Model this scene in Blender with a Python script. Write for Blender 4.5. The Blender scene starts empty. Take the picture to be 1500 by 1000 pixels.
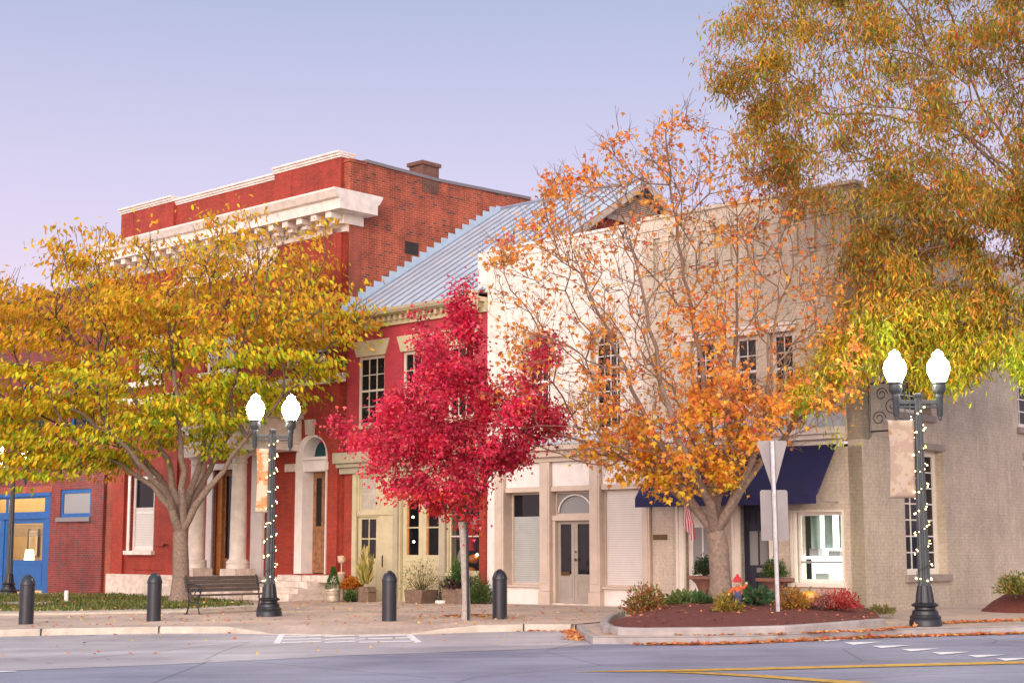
import bpy, math, random
import numpy as np
from mathutils import Vector, Matrix
from mathutils.geometry import tessellate_polygon
random.seed(7); rng = np.random.default_rng(11)
R = math.radians
SC = bpy.context.scene
COL = SC.collection
# ---------------------------------------------------------------- camera
FPX = 2230.0; PITCH = math.atan(299/2230.0); CAMZ = 1.5
cam_d = bpy.data.cameras.new('camera'); cam = bpy.data.objects.new('camera', cam_d); COL.objects.link(cam)
cam.location = (0, 0, CAMZ); cam.rotation_euler = (math.pi/2+PITCH, 0, 0)
cam_d.sensor_width = 36; cam_d.lens = FPX/1500*36; cam_d.clip_end = 3000; cam_d.clip_start = .1
SC.camera = cam
CP, SP = math.cos(PITCH), math.sin(PITCH)
def ray(px, py):
    x = (px-750)/FPX; y = (500-py)/FPX
    return Vector((x, CP-y*SP, SP+y*CP))
C0 = Vector((0, 0, CAMZ))
GS = .012
def gz(x, y=0): return GS*x
def gp(px, py, dz=0):                       # point of the sloping ground
    d = ray(px, py); t = (dz-CAMZ)/(d.z-GS*d.x); return C0+d*t
def yp(px, py, Y):                          # point at depth Y
    d = ray(px, py); return C0+d*(Y/d.y)
# facade frame: u along the row of fronts, v into the buildings, z up; origin at the street corner
FA = -R(43.15)
_c = ray(1270, 899); FO = C0+_c*(33.2/_c.y); FO.z = 0
FM = Matrix.Translation(FO) @ Matrix.Rotation(FA, 4, 'Z'); FMI = FM.inverted()
_cl = FMI @ C0; FR = FMI.to_3x3()
def fp(px, py, v=0):
    d = FR @ ray(px, py); t = (v-_cl.y)/d.y; p = _cl+d*t; return p.x, p.z
def sp(px, py, u=0):
    d = FR @ ray(px, py); t = (u-_cl.x)/d.x; p = _cl+d*t; return p.y, p.z
def fpos(px, v):
    p = FM @ Vector((fp(px, 876, v)[0], v, 0)); p.z = gz(p.x); return p
def U(px, py=700, v=0): return fp(px, py, v)[0]
def Z(px, py, v=0): return fp(px, py, v)[1]
# ---------------------------------------------------------------- mesh builder
class MB:
    def __init__(s, M=None): s.v = []; s.f = []; s.m = []; s.M = M; s.mi = 0
    def add(s, vs, fs):
        b = len(s.v)
        for p in vs:
            p = Vector(p); s.v.append(s.M @ p if s.M is not None else p)
        for f in fs: s.f.append([b+i for i in f]); s.m.append(s.mi)
        return s
    def box(s, x0, x1, y0, y1, z0, z1):
        if x0 > x1: x0, x1 = x1, x0
        if y0 > y1: y0, y1 = y1, y0
        if z0 > z1: z0, z1 = z1, z0
        return s.add([(x0,y0,z0),(x1,y0,z0),(x1,y1,z0),(x0,y1,z0),(x0,y0,z1),(x1,y0,z1),(x1,y1,z1),(x0,y1,z1)],
              [(0,3,2,1),(4,5,6,7),(0,1,5,4),(1,2,6,5),(2,3,7,6),(3,0,4,7)])
    def quad(s, a, b, c, d): return s.add([a,b,c,d], [(0,1,2,3)])
    def plate(s, loop, a0, a1, ax='y', holes=(), back=True):
        # loop of 2D points; ax='y': (x,z) extruded along y; 'x': (y,z) along x; 'z': (x,y) along z
        def P(p, a): return (p[0],a,p[1]) if ax=='y' else (a,p[0],p[1]) if ax=='x' else (p[0],p[1],a)
        loops = [list(loop)]+[list(h) for h in holes]
        flat = [p for l in loops for p in l]
        tris = tessellate_polygon([[Vector((p[0],p[1],0)) for p in l] for l in loops])
        s.add([P(p,a0) for p in flat], [tuple(t) for t in tris])
        if back: s.add([P(p,a1) for p in flat], [tuple(t) for t in tris])
        for l in loops:
            n = len(l)
            s.add([P(p,a0) for p in l]+[P(p,a1) for p in l], [(i,(i+1)%n,n+(i+1)%n,n+i) for i in range(n)])
        return s
    def lathe(s, prof, o=(0,0,0), n=20, flute=0, fl_amp=0, cap=True):
        vs = []; o = Vector(o)
        for r, z in prof:
            for k in range(n):
                a = 2*math.pi*k/n; rr = r*(1+(fl_amp*math.cos(a*flute) if flute else 0))
                vs.append(o+Vector((rr*math.cos(a), rr*math.sin(a), z)))
        fs = [(j*n+k, j*n+(k+1)%n, (j+1)*n+(k+1)%n, (j+1)*n+k) for j in range(len(prof)-1) for k in range(n)]
        if cap: fs += [tuple(range(n))[::-1], tuple((len(prof)-1)*n+k for k in range(n))]
        return s.add(vs, fs)
    def tube(s, pts, r, n=8, cap=True):
        pts = [Vector(p) for p in pts]; vs = []; ref = None
        rs = r if isinstance(r, (list,tuple)) else [r]*len(pts)
        for i, p in enumerate(pts):
            d = (pts[min(i+1,len(pts)-1)]-pts[max(i-1,0)]).normalized()
            if ref is None: ref = Vector((0,0,1)) if abs(d.z) < .9 else Vector((1,0,0))
            a = d.cross(ref).normalized(); b = a.cross(d); ref = b if abs(b.dot(d))<.5 else ref
            for k in range(n):
                t = 2*math.pi*k/n; vs.append(p+rs[i]*(a*math.cos(t)+b*math.sin(t)))
        fs = [(j*n+k, j*n+(k+1)%n, (j+1)*n+(k+1)%n, (j+1)*n+k) for j in range(len(pts)-1) for k in range(n)]
        if cap: fs += [tuple(range(n))[::-1], tuple((len(pts)-1)*n+k for k in range(n))]
        return s.add(vs, fs)
    def ball(s, o, r, n=10, m=7, sq=(1,1,1)):
        prof = [(max(1e-4,math.sin(math.pi*j/m)), -math.cos(math.pi*j/m)) for j in range(m+1)]
        o = Vector(o); vs = []
        for q, z in prof:
            for k in range(n):
                a = 2*math.pi*k/n; vs.append(o+Vector((r*sq[0]*q*math.cos(a), r*sq[1]*q*math.sin(a), r*sq[2]*z)))
        return s.add(vs, [(j*n+k, j*n+(k+1)%n, (j+1)*n+(k+1)%n, (j+1)*n+k) for j in range(m) for k in range(n)])
WM = {}
def _link(o, parent, mw):
    COL.objects.link(o)
    if parent is None: o.matrix_world = mw; WM[o.name] = mw
    else: o.parent = parent; WM[o.name] = WM[parent.name]
def obj(name, mb, mat, parent=None, origin=None, smooth=False, bevel=0):
    vs = mb.v
    if parent is not None: mw = WM[parent.name]
    elif origin is not None: mw = origin if isinstance(origin, Matrix) else Matrix.Translation(Vector(origin))
    else:
        a = np.array([tuple(v) for v in vs]); lo, hi = a.min(0), a.max(0)
        mw = Matrix.Translation(((lo[0]+hi[0])/2, (lo[1]+hi[1])/2, lo[2]))
    inv = mw.inverted()
    me = bpy.data.meshes.new(name); me.from_pydata([inv @ v for v in vs], [], mb.f)
    mats = mat if isinstance(mat, (list,tuple)) else [mat]
    for m in mats: me.materials.append(m)
    if len(mats) > 1: me.polygons.foreach_set('material_index', mb.m)
    import bmesh
    bm = bmesh.new(); bm.from_mesh(me); bmesh.ops.recalc_face_normals(bm, faces=bm.faces); bm.to_mesh(me); bm.free()
    if smooth:
        me.polygons.foreach_set('use_smooth', [True]*len(me.polygons)); me.set_sharp_from_angle(angle=R(38))
    me.update()
    o = bpy.data.objects.new(name, me); _link(o, parent, mw)
    if bevel:
        b = o.modifiers.new('bevel', 'BEVEL'); b.width = bevel; b.segments = 2; b.limit_method = 'ANGLE'
    return o
def tag(o, label=None, cat=None, group=None, kind=None):
    if label: o['label'] = label
    if cat: o['category'] = cat
    if group: o['group'] = group
    if kind: o['kind'] = kind
    return o
def thing(name, label, cat, mw, group=None):
    o = bpy.data.objects.new(name, None); o.empty_display_size = .3
    if not isinstance(mw, Matrix): mw = Matrix.Translation(Vector(mw))
    _link(o, None, mw); return tag(o, label, cat, group)
def struct(name, mb, mat, **k):
    return tag(obj(name, mb, mat, origin=Matrix.Identity(4), **k), kind='structure')
def at(p, a=0): return Matrix.Translation(Vector(p)) @ Matrix.Rotation(a, 4, 'Z')
# ---------------------------------------------------------------- materials
def newmat(name):
    m = bpy.data.materials.new(name); m.use_nodes = True; n = m.node_tree; b = n.nodes['Principled BSDF']; return m, n.nodes, n.links, b
def rgba(c): return (c[0], c[1], c[2], 1)
def ramp(N, L, fac, stops):
    r = N.new('ShaderNodeValToRGB'); e = r.color_ramp.elements
    while len(e) < len(stops): e.new(.5)
    for x, (p, c) in zip(e, stops): x.position = p; x.color = rgba(c)
    L.new(fac, r.inputs[0]); return r.outputs[0]
def noise(N, L, vec, scale, detail=6, rough=.6):
    t = N.new('ShaderNodeTexNoise'); t.inputs['Scale'].default_value = scale; t.inputs['Detail'].default_value = detail; t.inputs['Roughness'].default_value = rough
    if vec: L.new(vec, t.inputs['Vector'])
    return t.outputs[0]
def coord(N): return N.new('ShaderNodeTexCoord').outputs['Object']
def mix(N, L, fac, a, b, mode='MIX'):
    m = N.new('ShaderNodeMix'); m.data_type = 'RGBA'; m.blend_type = mode
    for i, x in ((0,fac),(6,a),(7,b)):
        if isinstance(x, (int,float)): m.inputs[i].default_value = x
        elif isinstance(x, tuple): m.inputs[i].default_value = rgba(x)
        else: L.new(x, m.inputs[i])
    return m.outputs[2]
def bump(N, L, b, h, strength, dist=.01):
    u = N.new('ShaderNodeBump'); u.inputs['Strength'].default_value = strength; u.inputs['Distance'].default_value = dist
    L.new(h, u.inputs['Height']); L.new(u.outputs[0], b.inputs['Normal'])
def plain(name, c, rough=.6, var=.25, scale=6, metal=0, bmp=.15, fine=60):
    m, N, L, b = newmat(name); v = coord(N)
    n1 = noise(N, L, v, scale); n2 = noise(N, L, v, fine, 3)
    col = ramp(N, L, n1, [(.3, tuple(x*(1-var) for x in c)), (.7, tuple(min(1,x*(1+var*.6)) for x in c))])
    L.new(col, b.inputs['Base Color']); b.inputs['Roughness'].default_value = rough; b.inputs['Metallic'].default_value = metal
    if bmp: bump(N, L, b, n2, bmp, .004)
    return m
def brick(name, c1, c2, mortar, bw=.21, rh=.075, ms=.009, bmp=.6, stain=.3, paint=0, dark=None, rough=.8):
    m, N, L, b = newmat(name); v = coord(N)
    s = N.new('ShaderNodeSeparateXYZ'); L.new(v, s.inputs[0])
    a = N.new('ShaderNodeMath'); L.new(s.outputs[0], a.inputs[0]); L.new(s.outputs[1], a.inputs[1])
    c = N.new('ShaderNodeCombineXYZ'); L.new(a.outputs[0], c.inputs[0]); L.new(s.outputs[2], c.inputs[1])
    t = N.new('ShaderNodeTexBrick'); L.new(c.outputs[0], t.inputs['Vector'])
    t.inputs['Scale'].default_value = 1; t.inputs['Brick Width'].default_value = bw; t.inputs['Row Height'].default_value = rh
    t.inputs['Mortar Size'].default_value = ms; t.inputs['Mortar Smooth'].default_value = .25
    t.inputs['Color1'].default_value = rgba(c1); t.inputs['Color2'].default_value = rgba(c2); t.inputs['Mortar'].default_value = rgba(mortar)
    col = t.outputs['Color']
    if dark:        # some burnt bricks
        t2 = N.new('ShaderNodeTexBrick'); L.new(c.outputs[0], t2.inputs['Vector'])
        for k, x in (('Scale',1),('Brick Width',bw),('Row Height',rh),('Mortar Size',ms),('Bias',-.35)): t2.inputs[k].default_value = x
        t2.inputs['Color1'].default_value = (0,0,0,1); t2.inputs['Color2'].default_value = (1,1,1,1); t2.inputs['Mortar'].default_value = (0,0,0,1)
        f = ramp(N, L, t2.outputs['Color'], [(.52,(0,0,0)),(.6,(1,1,1))])
        col = mix(N, L, f, col, dark)
    n1 = noise(N, L, v, .9, 8, .65); n2 = noise(N, L, v, 14, 5)
    f1 = ramp(N, L, n1, [(.38,(1-stain,)*3),(.62,(1+stain*.35,)*3)])
    col = mix(N, L, 1.0, col, f1, 'MULTIPLY')
    f2 = ramp(N, L, n2, [(.3,(.8,.8,.8)),(.7,(1.12,1.12,1.12))])
    col = mix(N, L, 1.0, col, f2, 'MULTIPLY')
    mp = N.new('ShaderNodeMapping'); mp.inputs['Scale'].default_value = (2.6,2.6,.22); L.new(v, mp.inputs[0])
    f3 = ramp(N, L, noise(N, L, mp.outputs[0], 1.7, 7, .7), [(.36,(1-stain*.75,)*3),(.58,(1.03,1.02,1.01))]); col = mix(N, L, 1.0, col, f3, 'MULTIPLY')
    L.new(col, b.inputs['Base Color']); b.inputs['Roughness'].default_value = rough
    inv = N.new('ShaderNodeMath'); inv.operation = 'MULTIPLY_ADD'; L.new(t.outputs['Fac'], inv.inputs[0]); inv.inputs[1].default_value = -1; L.new(n2, inv.inputs[2])
    bump(N, L, b, inv.outputs[0], bmp, .012)
    return m
def emit(name, c, s):
    m, N, L, b = newmat(name); b.inputs['Base Color'].default_value = rgba(c)
    b.inputs['Emission Color'].default_value = rgba(c); b.inputs['Emission Strength'].default_value = s; return m
def glass(name, tint=(.010,.010,.013), clear=0, rough=.04):
    m, N, L, b = newmat(name); v = coord(N)
    b.inputs['Base Color'].default_value = rgba(tint); b.inputs['Roughness'].default_value = rough; b.inputs['IOR'].default_value = 1.45; b.inputs['Specular IOR Level'].default_value = .32
    n = noise(N, L, v, .8, 2); bump(N, L, b, n, .14, .06)
    if clear:
        tr = N.new('ShaderNodeBsdfTransparent'); mx = N.new('ShaderNodeMixShader'); mx.inputs[0].default_value = clear
        L.new(b.outputs[0], mx.inputs[1]); L.new(tr.outputs[0], mx.inputs[2]); L.new(mx.outputs[0], N['Material Output'].inputs[0])
    return m
def leafmat(name, trans=.42, rough=.55):
    m, N, L, b = newmat(name)
    a = N.new('ShaderNodeAttribute'); a.attribute_name = 'tint'
    L.new(a.outputs['Color'], b.inputs['Base Color']); b.inputs['Roughness'].default_value = rough; b.inputs['Specular IOR Level'].default_value = .25
    t = N.new('ShaderNodeBsdfTranslucent'); L.new(a.outputs['Color'], t.inputs[0])
    mx = N.new('ShaderNodeMixShader'); mx.inputs[0].default_value = trans
    L.new(b.outputs[0], mx.inputs[1]); L.new(t.outputs[0], mx.inputs[2]); L.new(mx.outputs[0], N['Material Output'].inputs[0]); return m
M = {}
M['bank_front'] = brick('red painted brick', (.42,.050,.024), (.34,.038,.020), (.27,.045,.03), bmp=.35, stain=.22)
M['bank_side'] = brick('old red brick', (.50,.080,.034), (.35,.054,.026), (.46,.22,.13), bmp=.7, stain=.38, dark=(.16,.05,.04))
M['office_brick'] = brick('dark red brick', (.26,.028,.026), (.18,.021,.021), (.22,.12,.10), ms=.009, stain=.25, dark=(.085,.05,.05))
M['orange_brick'] = brick('orange brick', (.40,.085,.04), (.34,.06,.035), (.30,.13,.09), bmp=.4)
M['chimney_brick'] = brick('sooty chimney brick', (.22,.08,.05), (.15,.06,.04), (.2,.13,.1), bmp=.7, stain=.4)
M['pink_brick'] = brick('raspberry painted brick', (.48,.045,.068), (.42,.04,.058), (.36,.04,.055), bmp=.3, stain=.15)
M['white_brick'] = brick('white painted brick', (.78,.72,.65), (.76,.70,.63), (.72,.66,.59), bmp=.16, stain=.10)
M['cream_brick'] = brick('cream painted brick', (.68,.59,.47), (.65,.56,.44), (.59,.50,.39), bmp=.3, stain=.15)
M['tan_brick'] = brick('tan painted brick', (.53,.455,.355), (.51,.435,.335), (.465,.395,.305), bmp=.28, stain=.16)
M['tan_pier'] = brick('tan pier brick', (.60,.51,.41), (.57,.48,.38), (.53,.45,.36), bmp=.3, stain=.15)
M['white'] = plain('white paint', (.80,.74,.69), .5, .12, 3)
M['trim'] = plain('cornice white', (.76,.68,.60), .6, .2, 4, bmp=.25)
M['stone'] = plain('limestone', (.66,.56,.48), .75, .3, 5, bmp=.4)
M['beige'] = plain('beige paint', (.58,.47,.38), .5, .12, 3)
M['olive'] = plain('olive cream paint', (.55,.48,.30), .5, .14, 3)
M['olive_dark'] = plain('olive grey paint', (.42,.37,.26), .5, .14, 3)
M['blue'] = plain('blue paint', (.011,.095,.30), .45, .2, 4)
M['navy'] = plain('navy gloss paint', (.010,.012,.03), .5, .2, 4)
M['awning'] = plain('navy canvas', (.012,.012,.072), .8, .25, 2, bmp=.3)
M['iron'] = plain('black cast iron', (.016,.018,.024), .38, .4, 8, bmp=.3)
M['lampgrey'] = plain('grey green metal', (.05,.06,.065), .45, .3, 8)
M['galv'] = plain('galvanized steel', (.42,.42,.44), .45, .3, 5, metal=.6, bmp=.2)
M['signback'] = plain('sign back aluminium', (.235,.215,.215), .5, .1, 4, metal=.3, bmp=.05)
M['flash'] = plain('pale blue flashing', (.44,.56,.68), .5, .12, 3)
M['roofmetal'] = plain('standing seam metal', (.56,.62,.68), .45, .18, 1.2, metal=.2, bmp=.1)
M['seam'] = plain('roof seam', (.24,.28,.36), .5, .2, 3)
M['flatroof'] = plain('flat roof', (.12,.12,.13), .9)
M['wood'] = plain('weathered oak', (.33,.15,.07), .6, .5, 9, bmp=.4)
M['orangewood'] = plain('orange pine', (.48,.19,.05), .5, .3, 9)
M['slat'] = plain('grey brown bench slat', (.085,.058,.045), .7, .35, 12, bmp=.4)
M['brass'] = plain('brass', (.12,.075,.03), .4, .3, 20, metal=.7)
M['louvre'] = plain('louvre paint', (.56,.44,.34), .7, .3, 4)
M['glass'] = glass('dark window glass')
M['glass_teal'] = glass('teal fanlight glass', (.015,.06,.075))
M['frost'] = glass('frosted glass', (.25,.25,.25), rough=.3)
M['clear'] = glass('clear shop glass', (.02,.02,.025), clear=.8)
M['blind'] = plain('white blind', (.80,.76,.72), .6, .06, 3, bmp=.05)
M['greyblind'] = plain('grey blind', (.50,.52,.50), .6, .1, 3, bmp=.05)
M['curtain'] = plain('curtain cloth', (.55,.50,.44), .9, .2, 5)
M['terra'] = plain('weathered terracotta', (.24,.11,.08), .8, .35, 8, bmp=.3)
M['planterbox'] = plain('planter wood', (.20,.13,.09), .8, .4, 10, bmp=.4)
M['soil'] = plain('soil', (.05,.03,.02), .95, .4, 30)
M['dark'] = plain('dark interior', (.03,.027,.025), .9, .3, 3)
M['bark'] = plain('grey brown bark', (.25,.18,.14), .9, .4, 14, bmp=.9, fine=45)
M['bark_dark'] = plain('dark bark', (.13,.09,.075), .9, .4, 14, bmp=.9, fine=45)
M['bark_pale'] = plain('pale bark', (.40,.36,.32), .9, .35, 14, bmp=.8, fine=45)
M['leaf'] = leafmat('autumn leaf'); M['litter'] = leafmat('fallen leaf', .1, .8)
M['orange'] = plain('pumpkin skin', (.70,.22,.03), .5, .2, 6)
M['red'] = plain('red cloth', (.50,.02,.03), .8, .2, 10)
M['denim'] = plain('denim cloth', (.06,.07,.17), .9, .3, 20)
M['skin'] = plain('burlap face', (.62,.42,.28), .9, .2, 20)
M['wire'] = plain('light wire', (.03,.04,.03), .6, .1)
# ---------------------------------------------------------------- world and light
w = bpy.data.worlds.new('World'); SC.world = w; w.use_nodes = True
N, L = w.node_tree.nodes, w.node_tree.links
bg = N['Background']; out = N['World Output']
SUN_EL, SUN_AZ = R(15), R(195)          # direction the light comes from (azimuth from +Y, clockwise)
sky = N.new('ShaderNodeTexSky'); sky.sky_type = 'NISHITA'; sky.sun_disc = False; sky.sun_elevation = R(3); sky.sun_rotation = SUN_AZ
sky.dust_density = 2.0; sky.ozone_density = 3.0
L.new(sky.outputs[0], bg.inputs[0]); bg.inputs[1].default_value = .03
tc = N.new('ShaderNodeTexCoord'); sx = N.new('ShaderNodeSeparateXYZ'); L.new(tc.outputs['Generated'], sx.inputs[0])
grad = ramp(N, L, sx.outputs[2], [(0,(.44,.325,.395)),(.15,(.42,.335,.41)),(.22,(.35,.305,.40)),(.35,(.225,.235,.325)),(.7,(.20,.215,.305))])
# twilight glow on the side of the sky where the sun went down, behind the camera
dt = N.new('ShaderNodeVectorMath'); dt.operation = 'DOT_PRODUCT'; L.new(tc.outputs['Generated'], dt.inputs[0])
dt.inputs[1].default_value = (math.sin(SUN_AZ)*math.cos(SUN_EL), math.cos(SUN_AZ)*math.cos(SUN_EL), math.sin(SUN_EL))
glow = ramp(N, L, dt.outputs['Value'], [(0,(1.05,1.05,1.05)),(.35,(2.35,2.16,1.80)),(1,(4.2,3.7,2.85))])
gm = mix(N, L, 1.0, grad, glow, 'MULTIPLY')
bg2 = N.new('ShaderNodeBackground'); L.new(gm, bg2.inputs[0]); bg2.inputs[1].default_value = .80
ad = N.new('ShaderNodeAddShader'); L.new(bg.outputs[0], ad.inputs[0]); L.new(bg2.outputs[0], ad.inputs[1]); L.new(ad.outputs[0], out.inputs[0])
sd = bpy.data.lights.new('sun', 'SUN'); so = bpy.data.objects.new('sun', sd); COL.objects.link(so)
sd.energy = 1.25; sd.angle = R(50); sd.color = (1, .88, .75)
so.rotation_euler = Vector((math.sin(SUN_AZ)*math.cos(SUN_EL), math.cos(SUN_AZ)*math.cos(SUN_EL), math.sin(SUN_EL))).to_track_quat('Z','Y').to_euler()
so.location = (-10, -20, 30)
SC.view_settings.view_transform = 'Standard'; SC.view_settings.look = 'None'; SC.view_settings.gamma = 1; SC.view_settings.exposure = 1.23
SC.render.engine = 'CYCLES'
SC.cycles.use_denoising = True; SC.cycles.max_bounces = 6; SC.cycles.diffuse_bounces = 3; SC.cycles.glossy_bounces = 3
SC.cycles.transparent_max_bounces = 12; SC.cycles.transmission_bounces = 4; SC.cycles.sample_clamp_indirect = 4; SC.cycles.caustics_reflective = False; SC.cycles.caustics_refractive = False
# ---------------------------------------------------------------- building helpers (facade frame)
FB = lambda: MB(FM)
def broot(name, label, cat, u0, u1): return thing(name, label, cat, FM @ Matrix.Translation((min(u0,u1), 0, 0)))
def rect(u0, u1, z0, z1): return [(u0,z0),(u1,z0),(u1,z1),(u0,z1)]
def arch(u0, u1, z0, zt, n=14, rise=None):
    r = (u1-u0)/2; rise = r if rise is None else rise; zs = zt-rise
    return [(u0,z0),(u1,z0)]+[(u0+r+r*math.cos(math.pi*k/n), zs+rise*math.sin(math.pi*k/n)) for k in range(n+1)]
def archring(m, oo, ii, va, vb):
    ol = [oo[0]]+oo[:1:-1]+[oo[1]]; il = [ii[0]]+ii[:1:-1]+[ii[1]]
    for i in range(len(ol)-1):
        a0, a1, b0, b1 = ol[i], ol[i+1], il[i], il[i+1]; vo = min(vb, 0)
        m.quad((a0[0],va,a0[1]),(a1[0],va,a1[1]),(b1[0],va,b1[1]),(b0[0],va,b0[1])); m.quad((a0[0],va,a0[1]),(a1[0],va,a1[1]),(a1[0],vo,a1[1]),(a0[0],vo,a0[1]))
        m.quad((b0[0],va,b0[1]),(b1[0],va,b1[1]),(b1[0],vb,b1[1]),(b0[0],vb,b0[1]))
    return m
def wall(name, parent, mat, outer, holes, v0=0, thick=.35, ax='y'):
    m = FB(); m.plate(outer, v0, v0+thick, ax, holes, back=False); return obj(name, m, mat, parent)
def window(parent, u0, u1, z0, z1, v, nx, ny, fmat, gmat=None, fr=.06, arched=0, rise=None, blind=None, bmat=None, sash=True, name='window', ax='y', mun=.022, dep=.05):
    # frame flush in the opening, muntins in the same mesh, pane and blind as sub-parts; ax 'x' = in the side wall (depth along -u)
    sg = 1 if ax == 'y' else -1
    lo = arch(u0, u1, z0, z1, rise=rise) if arched else rect(u0, u1, z0, z1)
    li = arch(u0+fr, u1-fr, z0+fr, z1-fr, rise=(None if rise is None else rise)) if arched else rect(u0+fr, u1-fr, z0+fr, z1-fr)
    m = FB(); m.plate(lo, v, v+sg*dep, ax, [li])
    a0, a1, b0, b1 = u0+fr, u1-fr, z0+fr, z1-fr
    va, vb = v+sg*.012, v+sg*.035
    def bar(x0, x1, y0, y1, k=0):
        if ax == 'y': m.box(x0, x1, va+k, vb, y0, y1)
        else: m.box(va-k, vb, x0, x1, y0, y1)
    def top_at(x):
        if not arched: return b1
        r = (a1-a0)/2; rr = r if rise is None else rise; c = (a0+a1)/2
        return b1-rr+rr*math.sqrt(max(0, 1-((x-c)/r)**2))
    for i in range(1, nx):
        x = a0+(a1-a0)*i/nx; bar(x-mun/2, x+mun/2, b0, top_at(x))
    for j in range(1, ny):
        y = b0+(b1-b0)*j/ny; h = mun/2 if not (sash and j*2 == ny) else .03; bar(a0, a1, y-h, y+h, .003)
    f = obj(name, m, fmat, parent)
    g = FB(); g.plate(li, v+sg*.04, v+sg*.046, ax); obj('pane', g, gmat or M['glass'], f)
    if blind:
        y0, y1 = b0+(b1-b0)*blind[0], b0+(b1-b0)*blind[1]; s = FB(); n = max(2, int((y1-y0)/.055))
        for k in range(n):
            z = y0+(y1-y0)*(k+.5)/n; h = (y1-y0)/n*.47
            if ax == 'y': s.add([(a0+.01,v+.030,z-h),(a1-.01,v+.030,z-h),(a1-.01,v+.012,z+h),(a0+.01,v+.012,z+h)], [(0,1,2,3)])
        obj('blind', s, bmat or M['blind'], f)
    return f
def px_rect(x0, y0, x1, y1, v=0):
    xc, yc = (x0+x1)/2, (y0+y1)/2
    return U(x0,yc,v), U(x1,yc,v), Z(xc,y1,v), Z(xc,y0,v)
def boxes(name, parent, mat, lst, bevel=.008):
    m = FB()
    for b in lst: m.box(*b)
    return obj(name, m, mat, parent, bevel=bevel)
def each(name, parent, mat, lst, bevel=.008):
    for x in lst: boxes(name, parent, mat, [x], bevel)
U_W0, U_W1 = U(714,600), U(943,600)          # white building
U_B1 = U(507,640); U_B0 = U(169,700)       # bank
ZG = -.6
# ================================================================ WHITE TWO-STOREY BUILDING
ZWT = Z(820,351)
b = broot('white_building', 'white painted two storey building with arched upper windows and beige storefront with blinds', 'building', U_W0, U_W1)
w1 = (U(767,560), U(806,560), Z(786,628), Z(786,489)); w2 = (U(865,560), U(908,560), Z(886,628), Z(886,481))
ZSF = Z(840,668)                            # underside of the storefront cornice
wall('upper_wall', b, M['white_brick'], rect(U_W0, U_W1, ZSF, ZWT), [arch(*w1), arch(*w2)])
boxes('parapet_coping', b, M['white'], [(U_W0-.03, U_W1+.005, -.06, .36, ZWT, ZWT+.07), (U_W0-.01, U_W1, -.035, 0, ZWT-.24, ZWT-.2)])
boxes('parapet_pier', b, M['white_brick'], [(U_W0-.36, U_W0-.004, -.05, 2.2, Z(706,430), ZWT+.02)], .05)
boxes('flat_roof', b, M['flatroof'], [(U_W0+.01, U_W1, .36, 14, ZWT-.7, ZWT-.6)])
for k, a in enumerate((w1, w2)):
    window(b, a[0], a[1], a[2], a[3], .22, 4, 8, M['white'], fr=.07, arched=1)
    r = (a[1]-a[0])/2; oo = arch(a[0]-.14, a[1]+.14, a[3]-r-.04, a[3]+.14); ii = arch(a[0]-.005, a[1]+.005, a[3]-r-.04, a[3]+.005)
    m = archring(FB(), oo, ii, -.03, -.002); obj('arch_hood', m, M['louvre'], b)
    boxes('window_sill', b, M['white'], [(a[0]-.1, a[1]+.1, -.08, .2, a[2]-.1, a[2]-.003)])
# storefront
v0 = -.02
boxes('storefront_cornice', b, M['beige'], [(U_W0-.02, U_W1+.12, -.22, 0, ZSF, ZSF+.16), (U_W0-.02, U_W1+.16, -.34, 0, ZSF+.163, ZSF+.30), (U_W0, U_W1+.1, -.1, 0, ZSF-.12, ZSF-.003)])
m = FB(); m.add([(U_W0-.02,-.36,ZSF+.303),(U_W1+.16,-.36,ZSF+.303),(U_W1+.16,-.002,ZSF+.5),(U_W0-.02,-.002,ZSF+.5)], [(0,1,2,3)]); m.add([(U_W1+.16,-.36,ZSF+.303),(U_W1+.16,-.002,ZSF+.303),(U_W1+.16,-.002,ZSF+.5)],[(0,1,2)]); obj('cornice_flashing', m, M['roofmetal'], b)
pil = [(727.5,740.5),(793.5,808),(866.5,881.5),(943.5,954.5)]
pu = [(U(a,780), U(c,780)) for a, c in pil]
for a, c in pu:
    boxes('pilaster', b, M['beige'], [(a, c, -.09, .3, .35, ZSF-.125), (a-.025, c+.025, -.12, .3, ZG, .347), (a+.05, c-.05, -.105, -.09, .55, ZSF-.3)])
boxes('corner_pier', b, M['white'], [(U_W0, pu[0][0]-.003, -.0, .3, ZG, ZSF-.125)])
zt1 = Z(840,711)
boxes('fascia_panel', b, M['white'], [(pu[i][1]+.003, pu[i+1][0]-.003, .02, .3, zt1, ZSF-.125) for i in range(3)])
boxes('transom_beam', b, M['beige'], [(pu[i][1]+.003, pu[i+1][0]-.003, -.03, .3, zt1-.13, zt1-.003) for i in range(3)])
zsill = Z(840,858)
for i in (0, 2):
    a, c = pu[i][1]+.003, pu[i+1][0]-.003
    boxes('bulkhead_panel', b, M['white'], [(a, c, .05, .3, ZG, zsill-.06)])
    boxes('window_sill', b, M['beige'], [(a, c, -.04, .3, zsill-.057, zsill)])
    d = .25 if i == 0 else .10
    if i == 0: window(b, a, c, zsill+.003, zt1-.133, d, 1, 1, M['beige'], fr=.05, blind=(0,.75), bmat=M['greyblind'])
    else: window(b, a, c, zsill+.003, zt1-.133, d, 1, 1, M['beige'], fr=.05, blind=(0,1))
a, c = pu[1][1]+.003, pu[2][0]-.003
zdt = Z(840,762); ztr0 = Z(840,754)
tw = window(b, a, c, ztr0, zt1-.133, .16, 1, 1, M['beige'], M['frost'], fr=.05)
m = FB(); cu = (a+c)/2; rr = (c-a)*.42; zb = ztr0+.07
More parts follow.
